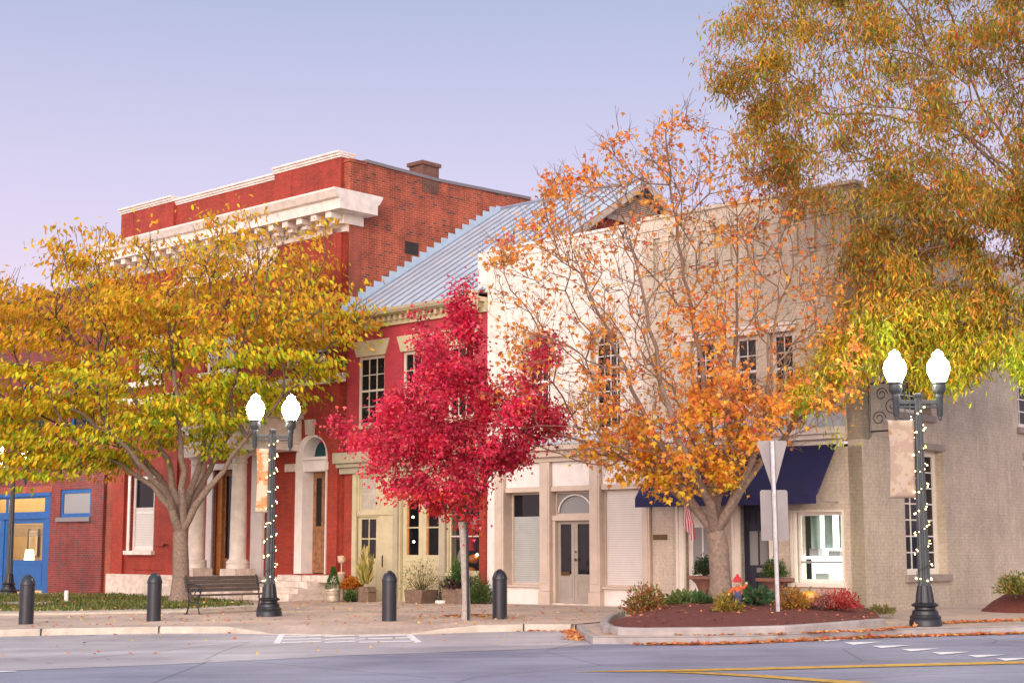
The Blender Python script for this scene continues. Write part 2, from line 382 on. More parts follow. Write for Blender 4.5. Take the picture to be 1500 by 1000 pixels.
m.tube([(cu+rr*math.cos(t), .15, zb+rr*.8*math.sin(t)) for t in np.linspace(0, math.pi, 17)], .02, 6); obj('fanlight_arc', m, M['white'], tw)
boxes('door_header', b, M['beige'], [(a, c, .0, .3, zdt, ztr0-.003)])
def glazed_door(parent, u0, u1, z0, z1, v, mat, gl=(.22,.62), frm=.11, gm=None, panels=True, name='door', my=1, mx=1):
    h = z1-z0; g0, g1 = z0+h*gl[0], z0+h*gl[1]; m = FB()
    li = rect(u0+frm, u1-frm, g0, g1)
    m.plate(rect(u0,u1,z0,z1), v, v+.05, 'y', [li])
    if panels: m.plate(rect(u0+frm*.8, u1-frm*.8, z0+.14, g0-.14), v-.012, v, 'y', [rect(u0+frm*.8+.03, u1-frm*.8-.03, z0+.17, g0-.17)])
    for j in range(1, my): z = g0+(g1-g0)*j/my; m.box(u0+frm, u1-frm, v+.01, v+.04, z-.018, z+.018)
    for j in range(1, mx): u = u0+frm+(u1-u0-2*frm)*j/mx; m.box(u-.018, u+.018, v+.012, v+.042, g0, g1)
    d = obj(name, m, mat, parent)
    g = FB(); g.plate(li, v+.028, v+.034); obj('pane', g, gm or M['glass'], d)
    return d
zb = Z(842,885)
M['greydoor'] = plain('grey beige door paint', (.36,.31,.26), .45, .12, 3)
dd = []
mid = (a+c)/2
for i, (x0, x1) in enumerate(((a+.1, mid-.004), (mid+.004, c-.02))):
    d = glazed_door(b, x0, x1, zb+.03, zdt-.003, .12, M['greydoor'], (.35,.96), .10); dd.append(d)
boxes('mail_slot', dd[0], M['brass'], [(a+.22, mid-.16, .10, .12, zb+.72, zb+.82)], .004)
m = FB(); m.ball((mid+.07,.07,zb+1.12), .035); obj('door_knob', m, M['brass'], dd[1], smooth=True); m = FB(); m.ball((mid+.07,.08,zb+1.32), .025); obj('lock', m, M['brass'], dd[1], smooth=True)
boxes('door_step', b, M['stone'], [(a, c, -.02, .3, ZG, zb+.027)])
boxes('door_jamb', b, M['beige'], [(a+.002, a+.097, .02, .3, zb+.03, zdt-.003)])
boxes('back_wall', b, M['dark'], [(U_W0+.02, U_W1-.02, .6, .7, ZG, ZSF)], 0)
# ================================================================ CREAM CORNER BUILDING
ZCT = Z(1090,298); VD = 16.0
ue = U(955,780)+.003
b = broot('corner_building', 'cream brick corner building with brick corbels along its parapet and a tan side wall', 'building', U_W1, 0)
ZCB = Z(1200,646)                           # under the white storefront cornice
cw = [(1012,1046),(1074,1108),(1128,1162)]; cws = [(U(x0,530), U(x1,530), Z((x0+x1)/2,596), Z((x0+x1)/2,492)) for x0, x1 in cw]
z0c, z1c = cws[1][2], cws[1][3]
cws = [(p[0], p[1], z0c, z1c) for p in cws]
wall('upper_wall', b, M['cream_brick'], rect(U_W1+.003, 0, ZCB, ZCT), [rect(*p) for p in cws])
boxes('parapet_coping', b, M['cream_brick'], [(U_W1+.005, .06, -.06, .36, ZCT, ZCT+.09), (U_W1+.01, .03, -.1, -.002, ZCT-.3, ZCT-.18)])
zc1 = ZCT-.62; zc0 = zc1-.62
m = FB(); n = 13
m.box(U_W1+.02, 0, -.09, -.002, ZCT-.5, ZCT-.303)
for k in range(n):
    u = U_W1+.30+k*(-U_W1-.5)/(n-1)
    m.box(u-.12, u+.12, -.088, -.002, ZCT-.62, ZCT-.503); m.box(u-.10, u+.10, -.06, -.002, zc0, ZCT-.623)
    m.box(u-.12, u+.12, -.09, -.002, zc0-.075, zc0-.003); m.box(u-.11, u+.11, -.062, -.002, zc0-.16, zc0-.09)
    if k < n-1: m.box(u+.103, u+.103+.3, -.03, -.002, zc1+.02, ZCT-.51)
obj('corbel_table', m, M['cream_brick'], b)
for p in cws:
    window(b, p[0], p[1], p[2], p[3], .12, 2, 4, M['white'], fr=.09)
    boxes('window_hood', b, M['white'], [(p[0]-.12, p[1]+.12, -.09, 0, p[3], p[3]+.13), (p[0]-.18, p[1]+.18, -.14, 0, p[3]+.133, p[3]+.2)])
    boxes('window_sill', b, M['white'], [(p[0]-.1, p[1]+.1, -.1, .1, p[2]-.12, p[2]-.003)])
boxes('storefront_cornice', b, M['white'], [(ue-.1, -.4, -.30, 0, ZCB+.14, ZCB+.30), (ue-.05, -.44, -.22, 0, ZCB+.03, ZCB+.137), (ue, -.48, -.06, 0, ZCB-.14, ZCB+.027)])
m = FB(); m.add([(ue-.1,-.32,ZCB+.303),(-.4,-.32,ZCB+.303),(-.4,-.002,ZCB+.62),(ue-.1,-.002,ZCB+.62),(ue-.1,-.002,ZCB+.303),(-.4,-.002,ZCB+.303)], [(0,1,2,3),(1,5,2),(0,3,4)]); obj('cornice_flashing', m, M['roofmetal'], b)
# storefront wall with two door openings and a shop window
d1 = (U(1005,800), U(1046,800)); d2 = (U(1086,810), U(1128,810)); sw = px_rect(1168,750,1235,853)
zd = Z(1050,738); zfl = Z(1060,893)
wall('storefront_wall', b, M['tan_pier'], rect(ue, -.003, ZG, ZCB-.143), [rect(d1[0],d1[1],zfl,zd), rect(d2[0],d2[1],zfl,zd), rect(*sw)])
M['casing'] = plain('cream white casing', (.76,.70,.60), .5, .08, 3)
def casing(u0, u1, z0, z1, wl, wr, wt, mat=None, nm='door_casing'):
    boxes(nm, b, mat or M['casing'], [(u0-wl, u0, -.05, .1, z0, z1), (u1, u1+wr, -.05, .1, z0, z1), (u0-wl, u1+wr, -.055, .1, z1+.003, z1+wt),
       (u0-wl+.05, u0-wl+.09, -.075, -.05, z0, z1), (u0-.06, u0-.02, -.07, -.05, z0, z1)], .006)
casing(d1[0], d1[1], zfl, zd, .27, .10, .12); casing(d2[0], d2[1], zfl, zd, .24, .10, .12)
casing(sw[0], sw[1], sw[2], sw[3], .16, .03, .05, nm='window_casing')
boxes('window_sill', b, M['casing'], [(sw[0]-.22, sw[1]+.06, -.12, .1, sw[2]-.1, sw[2]-.003)])
boxes('lower_ledge', b, M['tan_pier'], [(sw[0]-.2, sw[1]+.05, -.05, 0, sw[2]-.34, sw[2]-.103)])
wd = glazed_door(b, d1[0]+.003, d1[1]-.003, zfl+.02, zd-.003, .10, M['white'], (.36,.78), .12, gm=M['frost'], mx=2, name='entrance_door'); tag(wd, 'white entrance door with two tall panes')
nd = glazed_door(b, d2[0]+.003, d2[1]-.003, zfl+.02, zd-.003, .12, M['navy'], (.42,.74), .13, gm=M['frost'], mx=2, name='entrance_door'); tag(nd, 'navy panelled entrance door with two frosted panes')
u0, u1 = d2[0]+.14, d2[1]-.14; m = FB(); um = (u0+u1)/2; H = zd-zfl
for (p, q) in ((u0, um-.05), (um+.05, u1)):
    for (r0, r1) in ((.80,.94), (.05,.33)): m = FB(); m.plate(rect(p, q, zfl+H*r0, zfl+H*r1), .105, .12, 'y', [rect(p+.03, q-.03, zfl+H*r0+.03, zfl+H*r1-.03)]); obj('door_panel', m, M['navy'], nd)
boxes('mail_slot', nd, M['signback'], [(um-.05, um+.22, .105, .12, zfl+H*.355, zfl+H*.40)], .003)
boxes('mail_slot', wd, M['brass'], [(d1[0]+.35, d1[1]-.12, .085, .10, zfl+H*.28, zfl+H*.32)], .003)
# jewellery window: its lighting put in as glowing backing, floor and shelf
lw = window(b, sw[0], sw[1], sw[2], sw[3], .06, 1, 1, M['white'], M['clear'], fr=.07)
zm = Z(1200,823); boxes('glazing_bar', lw, M['galv'], [(sw[0]+.07, sw[1]-.07, .03, .09, zm-.025, zm+.025)])
M['show_glow'] = emit('glowing display backing', (.84,.95,.80), 1.7); M['shelf'] = emit('glowing display shelf', (1,1,.96), 2.0)
m = FB(); m.quad((sw[0]-.2,.9,sw[2]-.3),(sw[1]+.2,.9,sw[2]-.3),(sw[1]+.2,.9,sw[3]+.2),(sw[0]-.2,.9,sw[3]+.2)); obj('display_backing', m, M['show_glow'], lw)
M['drape'] = plain('pale green drape', (.38,.50,.46), .8, .3, 3)
m = FB(); pts = []
for k in range(25):
    u = sw[0]+.02+k*(sw[1]-sw[0]-.04)/24; pts.append((u, .55+.05*math.sin(k*1.3)))
m.add([(u,v,sw[2]+.75) for u,v in pts]+[(u,v,sw[3]+.1) for u,v in pts], [(i,i+1,26+i,25+i) for i in (0,1,2,3,4,8,9,10,11,15,17,18,19,20,22,23)]); obj('display_drape', m, M['drape'], lw)
boxes('display_shelf', lw, M['shelf'], [(sw[0]+.02, sw[1]-.02, .15, .8, sw[2]+.52, sw[2]+.57)], 0)
boxes('display_floor', lw, M['show_glow'], [(sw[0]-.1, sw[1]+.1, .12, .88, sw[2]-.02, sw[2]+.03)], 0)
each('display_case', lw, M['frost'], [(sw[0]+.12, sw[0]+.35, .3, .5, sw[2]+.575, sw[2]+.75), (sw[0]+.6, sw[0]+.9, .3, .5, sw[2]+.575, sw[2]+.70), (sw[0]+.25, sw[0]+.6, .3, .5, sw[2]+.03, sw[2]+.2)])
boxes('plaque', b, M['brass'], [(U(957.5,786), U(977.5,786), -.03, -.002, Z(968,790), Z(968,782.5))], .006)
# awning
ua0, ua1 = U(966,720), U(1229,690); zat = Z(1165,651); AV = -.95
zab = Z(1090,725,AV); zav = zab-.22
m = FB()
m.add([(ua0,-.03,zat),(ua1,-.03,zat),(ua1,AV,zab),(ua0,AV,zab),(ua0,-.03,zat-.03),(ua1,-.03,zat-.03),(ua1,AV+.03,zab-.03),(ua0,AV+.03,zab-.03)], [(0,1,2,3),(4,7,6,5),(0,4,5,1),(0,3,7,4),(1,5,6,2)])
n = 40; pts = [(ua0+(ua1-ua0)*k/n, AV-.006+.01*math.sin(k*1.7)) for k in range(n+1)]
m.add([(u,AV,zab) for u,v in pts]+[(u,v,zav) for u,v in pts]+[(u,v+.012,zav) for u,v in pts], [(i,i+1,n+2+i,n+1+i) for i in range(n)]+[(n+1+i,n+2+i,2*n+3+i,2*n+2+i) for i in range(n)])
aw = obj('awning', m, M['awning'], b)
m = FB()
for u in (ua0+.03, (ua0+ua1)/2, ua1-.03): m.tube([(u,-.03,zav+.05),(u,AV+.03,zav+.05),(u,AV+.03,zab-.05)], .014, 6)
m.tube([(ua0+.03,AV+.03,zav+.05),(ua1-.03,AV+.03,zav+.05)], .014, 6); obj('awning_frame', m, M['galv'], aw)
# side wall
svw = sp(1326,760)[0], sp(1385,760)[0], sp(1358,841)[1], sp(1358,659)[1]
svw2 = sp(1312,540)[0], sp(1362,540)[0], sp(1340,606)[1], sp(1340,470)[1]
more = [(svw[0]+d, svw[1]+d, svw[2], svw[3]) for d in (6.2,)]; more2 = [(svw2[0]+d, svw2[1]+d, svw2[2], svw2[3]) for d in (6.2,)]
ws = [svw]+more; ws2 = [svw2]+more2
m = FB(); m.plate([(0,ZG),(VD,ZG),(VD,ZCT-1.2),(10,ZCT-1.2),(10,ZCT-.6),(5.2,ZCT-.6),(5.2,ZCT),(0,ZCT)], 0, -.35, 'x', [rect(*p) for p in ws+ws2], back=False)
obj('side_wall', m, M['tan_brick'], b)
for p in ws: window(b, p[0], p[1], p[2], p[3], -.22, 3, 7, M['casing'], fr=.13, ax='x', sash=False, mun=.03)
for p in ws2: window(b, p[0], p[1], p[2], p[3], -.22, 3, 6, M['casing'], fr=.13, ax='x', sash=False, mun=.03)
M['lintel'] = plain('grey brown lintel', (.30,.25,.21), .8, .2, 5)
for p in ws+ws2:
    boxes('lintel', b, M['lintel'], [(-.02, .02, p[0]-.06, p[1]+.1, p[3]+.003, p[3]+.16)]); boxes('window_sill', b, M['lintel'], [(-.2, .09, p[0]-.1, p[1]+.1, p[2]-.16, p[2]-.003)])
boxes('flat_roof', b, M['flatroof'], [(U_W1+.01, -.36, .36, VD, ZCT-1.5, ZCT-1.4)]); boxes('rear_wall', b, M['tan_brick'], [(U_W1, -.003, VD, VD+.3, ZG, ZCT-1.2)])
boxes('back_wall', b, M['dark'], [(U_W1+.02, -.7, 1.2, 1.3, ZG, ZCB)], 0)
# ================================================================ RASPBERRY BUILDING
ZEV = Z(600,452); VR, ZR = 6.6, 12.6
ul, ur = U_B1+.003, U_W0-.003
b = broot('raspberry_building', 'raspberry painted brick building with blue grey metal roof and olive cream shopfront', 'building', ul, ur)
pw = [(524,563),(589,628),(655,694)]
pws = [(U(x0,560), U(x1,560), Z(545,622), Z(545,521)) for x0, x1 in pw]
zsc = Z(600,690); zsct = Z(600,658)
wall('upper_wall', b, M['pink_brick'], rect(ul, ur, zsc, ZEV), [rect(*p) for p in pws])
M['sash'] = plain('tan white sash', (.60,.54,.44), .5, .1, 4)
for p in pws:
    window(b, p[0], p[1], p[2], p[3], .07, 3, 4, M['sash'], fr=.085)
    m = FB(); m.plate([(p[0]-.04,p[3]+.003),(p[1]+.04,p[3]+.003),(p[1]+.22,p[3]+.46),(p[0]-.22,p[3]+.46)], -.035, 0); obj('lintel', m, M['olive'], b, bevel=.01)
    boxes('window_sill', b, M['olive'], [(p[0]-.1, p[1]+.1, -.08, .07, p[2]-.12, p[2]-.003)])
# eaves: frieze, dentils, gutter
m = FB(); m.box(ul, ur, -.1, -.002, ZEV-.42, ZEV-.15); m.box(ul, ur, -.34, -.002, ZEV-.147, ZEV-.02)
n = 24
for k in range(n):
    u = ul+.15+k*(ur-ul-.3)/(n-1); m.box(u-.05, u+.05, -.24, -.102, ZEV-.30, ZEV-.15)
obj('eaves_cornice', m, M['olive'], b, bevel=.008)
m = FB(); gpf = [(-.34,0),(-.36,-.11),(-.44,-.13),(-.50,-.05),(-.51,.01),(-.49,.01),(-.43,-.10),(-.37,-.08),(-.35,0)]
m.plate([(v,ZEV+.0+z) for v,z in gpf], ul, ur-.3, 'x'); gt = obj('gutter', m, M['olive_dark'], b)
m = FB(); ud = ur-.42; m.tube([(ud,-.43,ZEV-.1),(ud,-.43,ZEV-.3),(ud+.06,-.2,ZEV-.48),(ud+.06,-.12,ZEV-.55)], .05, 8); obj('downspout', m, M['olive'], gt, smooth=True)
boxes('eaves_return', b, M['olive'], [(ur-.34, ur, -.58, -.345, ZEV-.40, ZEV+.14)], .02)
# roof
VE = -.36; ZE = ZEV+.05; k_ = (ZR-ZE)/(VR-VE)
def rz(v): return ZE+(v-VE)*k_ if v < VR else ZR-(v-VR)*k_
m = FB(); ua, ub = ul, ur-.02
m.add([(ua,VE,ZE),(ub,VE,ZE),(ub,VR,ZR),(ua,VR,ZR),(ub,2*VR,rz(2*VR)),(ua,2*VR,rz(2*VR))], [(0,1,2,3),(3,2,4,5)])
m.add([(ub,2.1,rz(2.1)+.01),(ub+.4,2.1,rz(2.1)+.01),(ub+.4,VR,ZR+.01),(ub,VR,ZR+.01),(ub+.4,2*VR-2,rz(2*VR-2)+.01),(ub,2*VR-2,rz(2*VR-2)+.01)], [(0,1,2,3),(3,2,4,5)])
rf = obj('roof', m, M['roofmetal'], b)
m = FB(); n = 14
for k in range(n):
    u = ua+.2+k*(ub-ua-.3)/(n-1)
    m.add([(u-.012,VE,ZE),(u+.012,VE,ZE),(u+.012,VR,ZR),(u-.012,VR,ZR),(u-.012,VE,ZE+.05),(u+.012,VE,ZE+.05),(u+.012,VR,ZR+.05),(u-.012,VR,ZR+.05)], [(4,5,6,7),(0,4,7,3),(1,2,6,5),(0,1,5,4)])
obj('roof_seam', m, M['seam'], rf)
m = FB(); m.tube([(ua,VR,ZR+.03),(ub+.4,VR,ZR+.03)], .06, 6); obj('ridge_cap', m, M['seam'], rf)
m = FB(); n = 22; top = []
for k in range(n):
    v0_, v1_ = VE+.1+(VR-VE)*k/n, VE+.1+(VR-VE)*(k+1)/n; top += [(v0_, rz(v1_)+.16), (v1_, rz(v1_)+.16)]
m.plate([(VE+.1, ZE+.02)]+top+[(VR+.1, ZR-.1)], ul+.002, ul+.03, 'x'); obj('step_flashing', m, M['flash'], rf)
m = FB(); m.plate([(1.9, ZEV-.5),(2*VR-1,ZEV-.5),(2*VR-1,rz(2*VR-1)-.08),(VR,ZR-.08),(1.9,rz(1.9)-.08)], ub-.02, ub-.3, 'x'); obj('gable_wall', m, M['bank_front'], b)
lv = [(VR-1.4, rz(VR-1.4)-.42), (VR+1.4, rz(VR-1.4)-.42), (VR, ZR-.42)]
m = FB()
for k in range(16):
    z = lv[0][1]+.05+k*.062; h = (ZR-.46-z)/k_
    if h > .08: m.add([(ub+.035,VR-h,z),(ub+.035,VR+h,z),(ub+.008,VR+h,z+.050),(ub+.008,VR-h,z+.050),(ub+.008,VR-h,z),(ub+.008,VR+h,z)], [(0,1,2,3),(0,4,5,1)])
obj('gable_louvre', m, M['louvre'], b)
m = FB(); sl = math.hypot(1,k_)
for sgn in (-1, 1):
    pts = [(VR, ZR-.02), (VR+sgn*4.6, ZR-4.6*k_-.02), (VR+sgn*4.6, ZR-4.6*k_-.24), (VR, ZR-.24)]
    m.plate(pts, ub+.36, ub+.40, 'x'); pts2 = [(VR, ZR-.24), (VR+sgn*4.4, ZR-4.4*k_-.24), (VR+sgn*4.4, ZR-4.4*k_-.42), (VR, ZR-.42)]; m.plate(pts2, ub+.0, ub+.05, 'x')
m.box(ub, ub+.06, VR-1.5, VR+1.5, lv[0][1]-.1, lv[0][1]+.04)
obj('rake_board', m, M['louvre'], b)
# shopfront
zb0 = Z(600,884)
m = FB(); m.box(ul-.12, ur-.12, -.16, 0, zsc, zsc+.18); m.box(ul-.16, ur-.1, -.26, 0, zsc+.183, zsc+.30); m.box(ul-.2, ur-.08, -.36, 0, zsc+.303, zsct); obj('shopfront_cornice', m, M['olive_dark'], b, bevel=.01)
X = lambda x: U(x, 780)
uend = X(704)
boxes('red_pier', b, M['bank_front'], [(uend+.003, ur, -.06, .3, ZG, zsc-.003)], 0)
tl = px_rect(526,697,551,748); dl = (X(520), X(557)); dr = (X(586), X(645)); shw = px_rect(657,722,703,838)
zdt = Z(610,700)
wall('shopfront_wall', b, M['olive'], rect(ul, uend, ZG, zsc-.003), [rect(*tl), rect(dl[0]+.05, dl[1]-.08, zb0+.05, Z(548,756)), rect(dr[0], dr[1], zb0, zdt+.1), rect(*shw)], 0, .3)
boxes('brick_strip', b, M['bank_front'], [(ul+.004, X(517.5), -.05, 0, ZG, zsc-.004)], 0); boxes('pilaster', b, M['olive'], [(X(517.5)+.003, X(524)-.02, -.07, 0, ZG, zsc-.004)]); boxes('pilaster', b, M['olive_dark'], [(X(578), X(584.5), -.08, 0, ZG, zsc-.004)]); boxes('pilaster', b, M['olive_dark'], [(X(646.5), X(655), -.10, 0, ZG, zsc-.004)])
boxes('string_moulding', b, M['olive'], [(X(524), X(577), -.04, 0, Z(550,754), Z(550,749))], .005)
window(b, tl[0], tl[1], tl[2], tl[3], .06, 2, 2, M['olive'], fr=.04, blind=(0,.99), bmat=M['curtain'], sash=False)
sd_ = glazed_door(b, dl[0]+.053, dl[1]-.083, zb0+.053, Z(548,756)-.003, .06, M['olive'], (.50,.97), .16, my=2, mx=2, panels=True); tag(sd_, 'single olive door with four small panes')
boxes('mail_slot', sd_, M['brass'], [(X(539), X(546), .045, .06, Z(543,824), Z(543,819))], .003)
m = FB(); m.tube([(X(561),.03,Z(561,812)),(X(561),-.02,Z(561,815)),(X(561),-.02,Z(561,828)),(X(561),.03,Z(561,831))], .018, 6); obj('door_handle', m, M['iron'], sd_)
dm = (dr[0]+dr[1])/2
for (p, q) in ((dr[0]+.02, dm-.003), (dm+.003, dr[1]-.02)):
    d = glazed_door(b, p, q, zb0+.04, zdt+.097, .10, M['olive'], (.37,.80), .15, gm=M['clear'], my=2); tag(d, 'double olive shop door leaf with tall glass')
    g0, g1 = zb0+.04+(zdt-zb0)*.37, zb0+.04+(zdt-zb0)*.80
    boxes('glazing_bead', d, M['orangewood'], [(p+.15, p+.21, .125, .165, g0, g1)], 0)
m = FB(); m.ball((dm+.05,.06,zb0+1.05), .035); obj('door_knob', m, M['iron'], d, smooth=True)
boxes('shop_sill', b, M['olive'], [(shw[0]-.05, shw[1], -.08, .1, shw[2]-.1, shw[2]-.003)])
sw_ = window(b, shw[0], shw[1]-.01, shw[2], shw[3], .05, 1, 1, M['olive'], M['clear'], fr=.05)
boxes('glazing_bar', sw_, M['sash'], [(shw[0]+.05, shw[1]-.06, .03, .08, Z(680,785)-.02, Z(680,785)+.02)])
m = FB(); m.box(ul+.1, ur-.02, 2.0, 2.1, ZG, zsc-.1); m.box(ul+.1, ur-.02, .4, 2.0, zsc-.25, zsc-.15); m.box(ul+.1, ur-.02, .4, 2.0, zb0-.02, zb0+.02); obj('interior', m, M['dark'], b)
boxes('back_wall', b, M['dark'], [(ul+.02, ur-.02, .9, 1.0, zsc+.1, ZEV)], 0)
# goods in the display window
m = FB(); m.mi = 0
def goods(px, py, r, mt, name, sq=(1,1,1)):
    u, z = fp(px, py, .35); g = FB(); g.ball((u,.35,z), r, sq=sq); return obj(name, g, mt, sw_, smooth=True)
goods(694,818,.16,M['orange'],'display_pumpkin',(1,1,.8)); goods(690,835,.12,M['orange'],'display_pumpkin',(1,1,.8)); goods(664,838,.10,M['red'],'display_ornament'); goods(670,830,.09,M['curtain'],'display_ornament')
for (x0, y0, x1, y1, mt) in ((686,760,693,806,M['red']), (694,752,701,775,M['curtain']), (671,805,678,828,M['curtain']), (688,792,692,806,M['white']), (660,800,668,826,M['planterbox'])):
    p = px_rect(x0,y0,x1,y1,.45); g = FB(); uc = (p[0]+p[1])/2; g.lathe([(abs(p[1]-p[0])*.7,p[2]),(abs(p[1]-p[0])*.55,(p[2]+p[3])/2),(abs(p[1]-p[0])*.35,p[3]-.08),(.03,p[3])], (uc,.45,0), 10); obj('hanging_garment', g, mt, sw_, smooth=True)
M['bulb'] = emit('warm bulb', (1,.82,.5), 9)
for (x, y) in ((605,757),(606,793),(700,845),(699,812)):
    u, z = fp(x, y, .32); g = FB(); g.ball((u,.32,z), .035, 8, 6); obj('shop_bulb', g, M['bulb'], sw_)
# ================================================================ BANK
b = broot('bank_building', 'tall red brick bank with white modillion cornice, columned entrance and arched side door', 'building', U_B0, U_B1)
ZP = Z(460,240)                              # parapet of the end bays
ZPM = ZP-.13
ub0, ub1 = U_B0, U_B1-.28
x258, x405 = U(258,320), U(406,280)
zcb = Z(420,349)                             # underside of the cornice
zct = Z(420,293,-.9)
zbase = Z(180,840)
lb = px_rect(191,696,226,806); ad_ = (U(444,750), U(478,750), Z(460,840), Z(460,640)); pd = (U(312,760), U(341,760), Z(326,850), Z(326,688))
up = [(432,478,452,527),(300,345,470,545),(200,240,500,570)]
ups = [(U(a,490), U(c,490), Z((a+c)/2,f), Z((a+c)/2,e)) for a, c, e, f in up]
ups = [(p[0], p[1], ups[0][2], ups[0][3]) for p in ups]
wall('front_wall', b, M['bank_front'], rect(ub0, U_B1, ZG, zct), [rect(*lb), arch(*ad_), rect(*pd)]+[rect(*p) for p in ups], 0, .5)
# pilasters on the front and at the corner
each('pilaster', b, M['bank_front'], [(U(488,500), U_B1-.25, -.1, -.002, zbase, zcb-.003), (ub0+.01, U(186,700), -.1, -.002, zbase, zcb-.003), (U(246,700), U(262,700), -.08, -.002, zbase, zcb-.003)], 0)
# parapet
m = FB(); m.box(x258, x405, 0, .4, zct, ZPM); m.box(ub0, x258+.0, -.12, .4, zct, ZP); m.box(x405, ub1, -.12, .4, zct, ZP)
m.box(U(428,270), U(432,270), -.135, -.12, zct, ZP-.1); m.box(U(196,330), U(200,330), -.135, -.12, zct, ZP-.1); obj('parapet', m, M['bank_front'], b)
m = FB()
for (a, c, z, f) in ((x258, x405, ZPM, 0), (ub0-.06, x258, ZP, -.12), (x405, ub1+.02, ZP, -.12)):
    m.box(a, c, f-.08, .45, z, z+.07); m.box(a+.003, c-.003, f-.13, .5, z+.073, z+.14); m.box(a, c, f-.04, .4, z-.06, z-.003)
obj('parapet_coping', m, M['trim'], b, bevel=.012)
boxes('corner_stack', b, M['bank_side'], [(U_B1-.7, U_B1+.006, .0, .62, zct, Z(516,231)-.1)], 0)
boxes('stack_cap', b, M['bank_side'], [(U_B1-.73, U_B1+.03, -.03, .66, Z(516,231)-.097, Z(516,231))], 0)
# cornice with modillions and dentils
PR = .95
uce = U(490,274,-1.05); vce = sp(561,291,uce)[0]; print('cornice', uce-U_B1, vce)                               # right end overhang
def corn(u0, u1, dv, dz):
    m = FB()
    prof = [(0,zcb-.22),(-.10,zcb-.20),(-.10,zcb-.06),(-.16,zcb),(-.16,zcb+.16),(-.30,zcb+.20),(-.30,zct-.62),(-PR+.12,zct-.60),(-PR+.12,zct-.30),(-PR+.02,zct-.26),(-PR-.10,zct-.06),(-PR-.10,zct),(0,zct+.10)]
    m.plate([(v-(dv if v < 0 else 0), z+dz) for v, z in prof], u0, u1, 'x'); return m
m = corn(ub0-.5, U_B1-.005, 0, 0)
obj('cornice', m, M['trim'], b)
m = FB()
m.plate([(-(PR+.10)+.0,zct),(-(PR+.10),zct-.06),(-(PR-.02),zct-.26),(-(PR-.12),zct-.30),(-(PR-.12),zct-.6),(0,zct-.6),(vce-.2,zct-.6),(vce-.2,zct-.3),(vce-.13,zct-.26),(vce,zct-.06),(vce,zct)], U_B1-.001, max(uce,U_B1+.12), 'x')
m.plate([(-.3,zct-.603),(-.3,zcb-.0),(.5,zcb-.0),(.5,zct-.603)], U_B1-.001, U_B1+.09, 'x')
obj('cornice_return', m, M['trim'], b)
n = 19
for k in range(n):
    u = ub0-.2+k*(U_B1+.1-ub0)/(n-1); boxes('modillion', b, M['trim'], [(u-.13, u+.13, -PR+.2, -.303, zct-.80, zct-.603), (u-.11, u+.11, -.55, -.303, zct-.93, zct-.803)], .02)
m = FB(); n = 70
for k in range(n):
    u = ub0+.05+k*(U_B1-ub0-.1)/(n-1); m.box(u-.055, u+.055, -.24, -.162, zcb+.01, zcb+.155)
obj('dentil', m, M['trim'], b)
# projecting middle part of the entablature and the white frieze panel
xm0, xm1 = U(262,380), U(407,360)
zfr = Z(400,392)
m = FB(); m.box(xm0, xm1, -.06, -.002, zfr, zcb-.225); m.box(xm0-.05, xm1+.05, -.1, -.002, zfr-.1, zfr-.003)
obj('frieze_panel', m, M['trim'], b, bevel=.01)
# belt course, upper windows
zbl = Z(480,557)
boxes('belt_course', b, M['trim'], [(ub0-.02, U_B1-.02, -.14, -.003, zbl, zbl+.17), (ub0, U_B1-.03, -.10, -.003, zbl-.1, zbl-.003)], .015)
for p in ups:
    window(b, p[0], p[1], p[2], p[3], .15, 2, 2, M['white'], fr=.1, blind=(.1,.98), bmat=M['greyblind'])
    boxes('window_sill', b, M['trim'], [(p[0]-.15, p[1]+.15, -.16, .1, p[2]-.2, p[2]-.003)])
# ground floor: left window with white blind
window(b, lb[0], lb[1], lb[2], lb[3], .12, 1, 2, M['white'], fr=.12, blind=(0,.58))
boxes('window_sill', b, M['trim'], [(lb[0]-.14, lb[1]+.1, -.16, .1, lb[2]-.14, lb[2]-.003)])
boxes('window_casing', b, M['white'], [(lb[0]-.13, lb[0], -.04, .1, lb[2], lb[3]), (lb[1], lb[1]+.03, -.04, .1, lb[2], lb[3])])
boxes('brick_panel', b, M['bank_front'], [(U(228,780), U(244,780), -.04, -.002, Z(236,800), Z(236,780)), (U(196,825), U(244,825), -.04, -.002, Z(220,834), Z(220,816))])
boxes('stone_base', b, M['stone'], [(ub0-.06, U(275,850), -.22, -.003, ZG, zbase), (U(275,850)+.003, U_B1-.02, -.16, -.003, ZG, Z(500,846))], .02)
# portico
cz0, cz1 = Z(320,832,-1.0), Z(320,664,-1.0)
def column(cx):
    m = FB(); H = cz1-cz0; r = .255
    prof = [(r*1.35,0),(r*1.35,.1),(r*1.3,.13),(r*1.38,.19),(r*1.25,.25),(r*1.05,.28),(r,.34)]+[(r*(1-.14*(t**1.8)), .34+(H-.75)*t) for t in (.2,.4,.6,.8,1)]+[(r*.86,H-.36),(r*.98,H-.33),(r*.9,H-.29),(r*.9,H-.2),(r*1.2,H-.12),(r*1.2,H-.1)]
    m.lathe(prof, (cx,-1.0,cz0), 24); c = obj('column', m, M['trim'], b, smooth=True)
    boxes('capital', c, M['trim'], [(cx-.36, cx+.36, -1.36, -.64, cz1-.1, cz1)]); boxes('plinth', c, M['stone'], [(cx-.38, cx+.38, -1.38, -.62, ZG, cz0-.003)], .02)
c0, c1 = U(288.5,760,-1.0), U(349.5,760,-1.0)
column(c0); column(c1)
pe0, pe1 = c0-.5, U(391,640,-1.3)
zen = Z(398,598,-1.3)
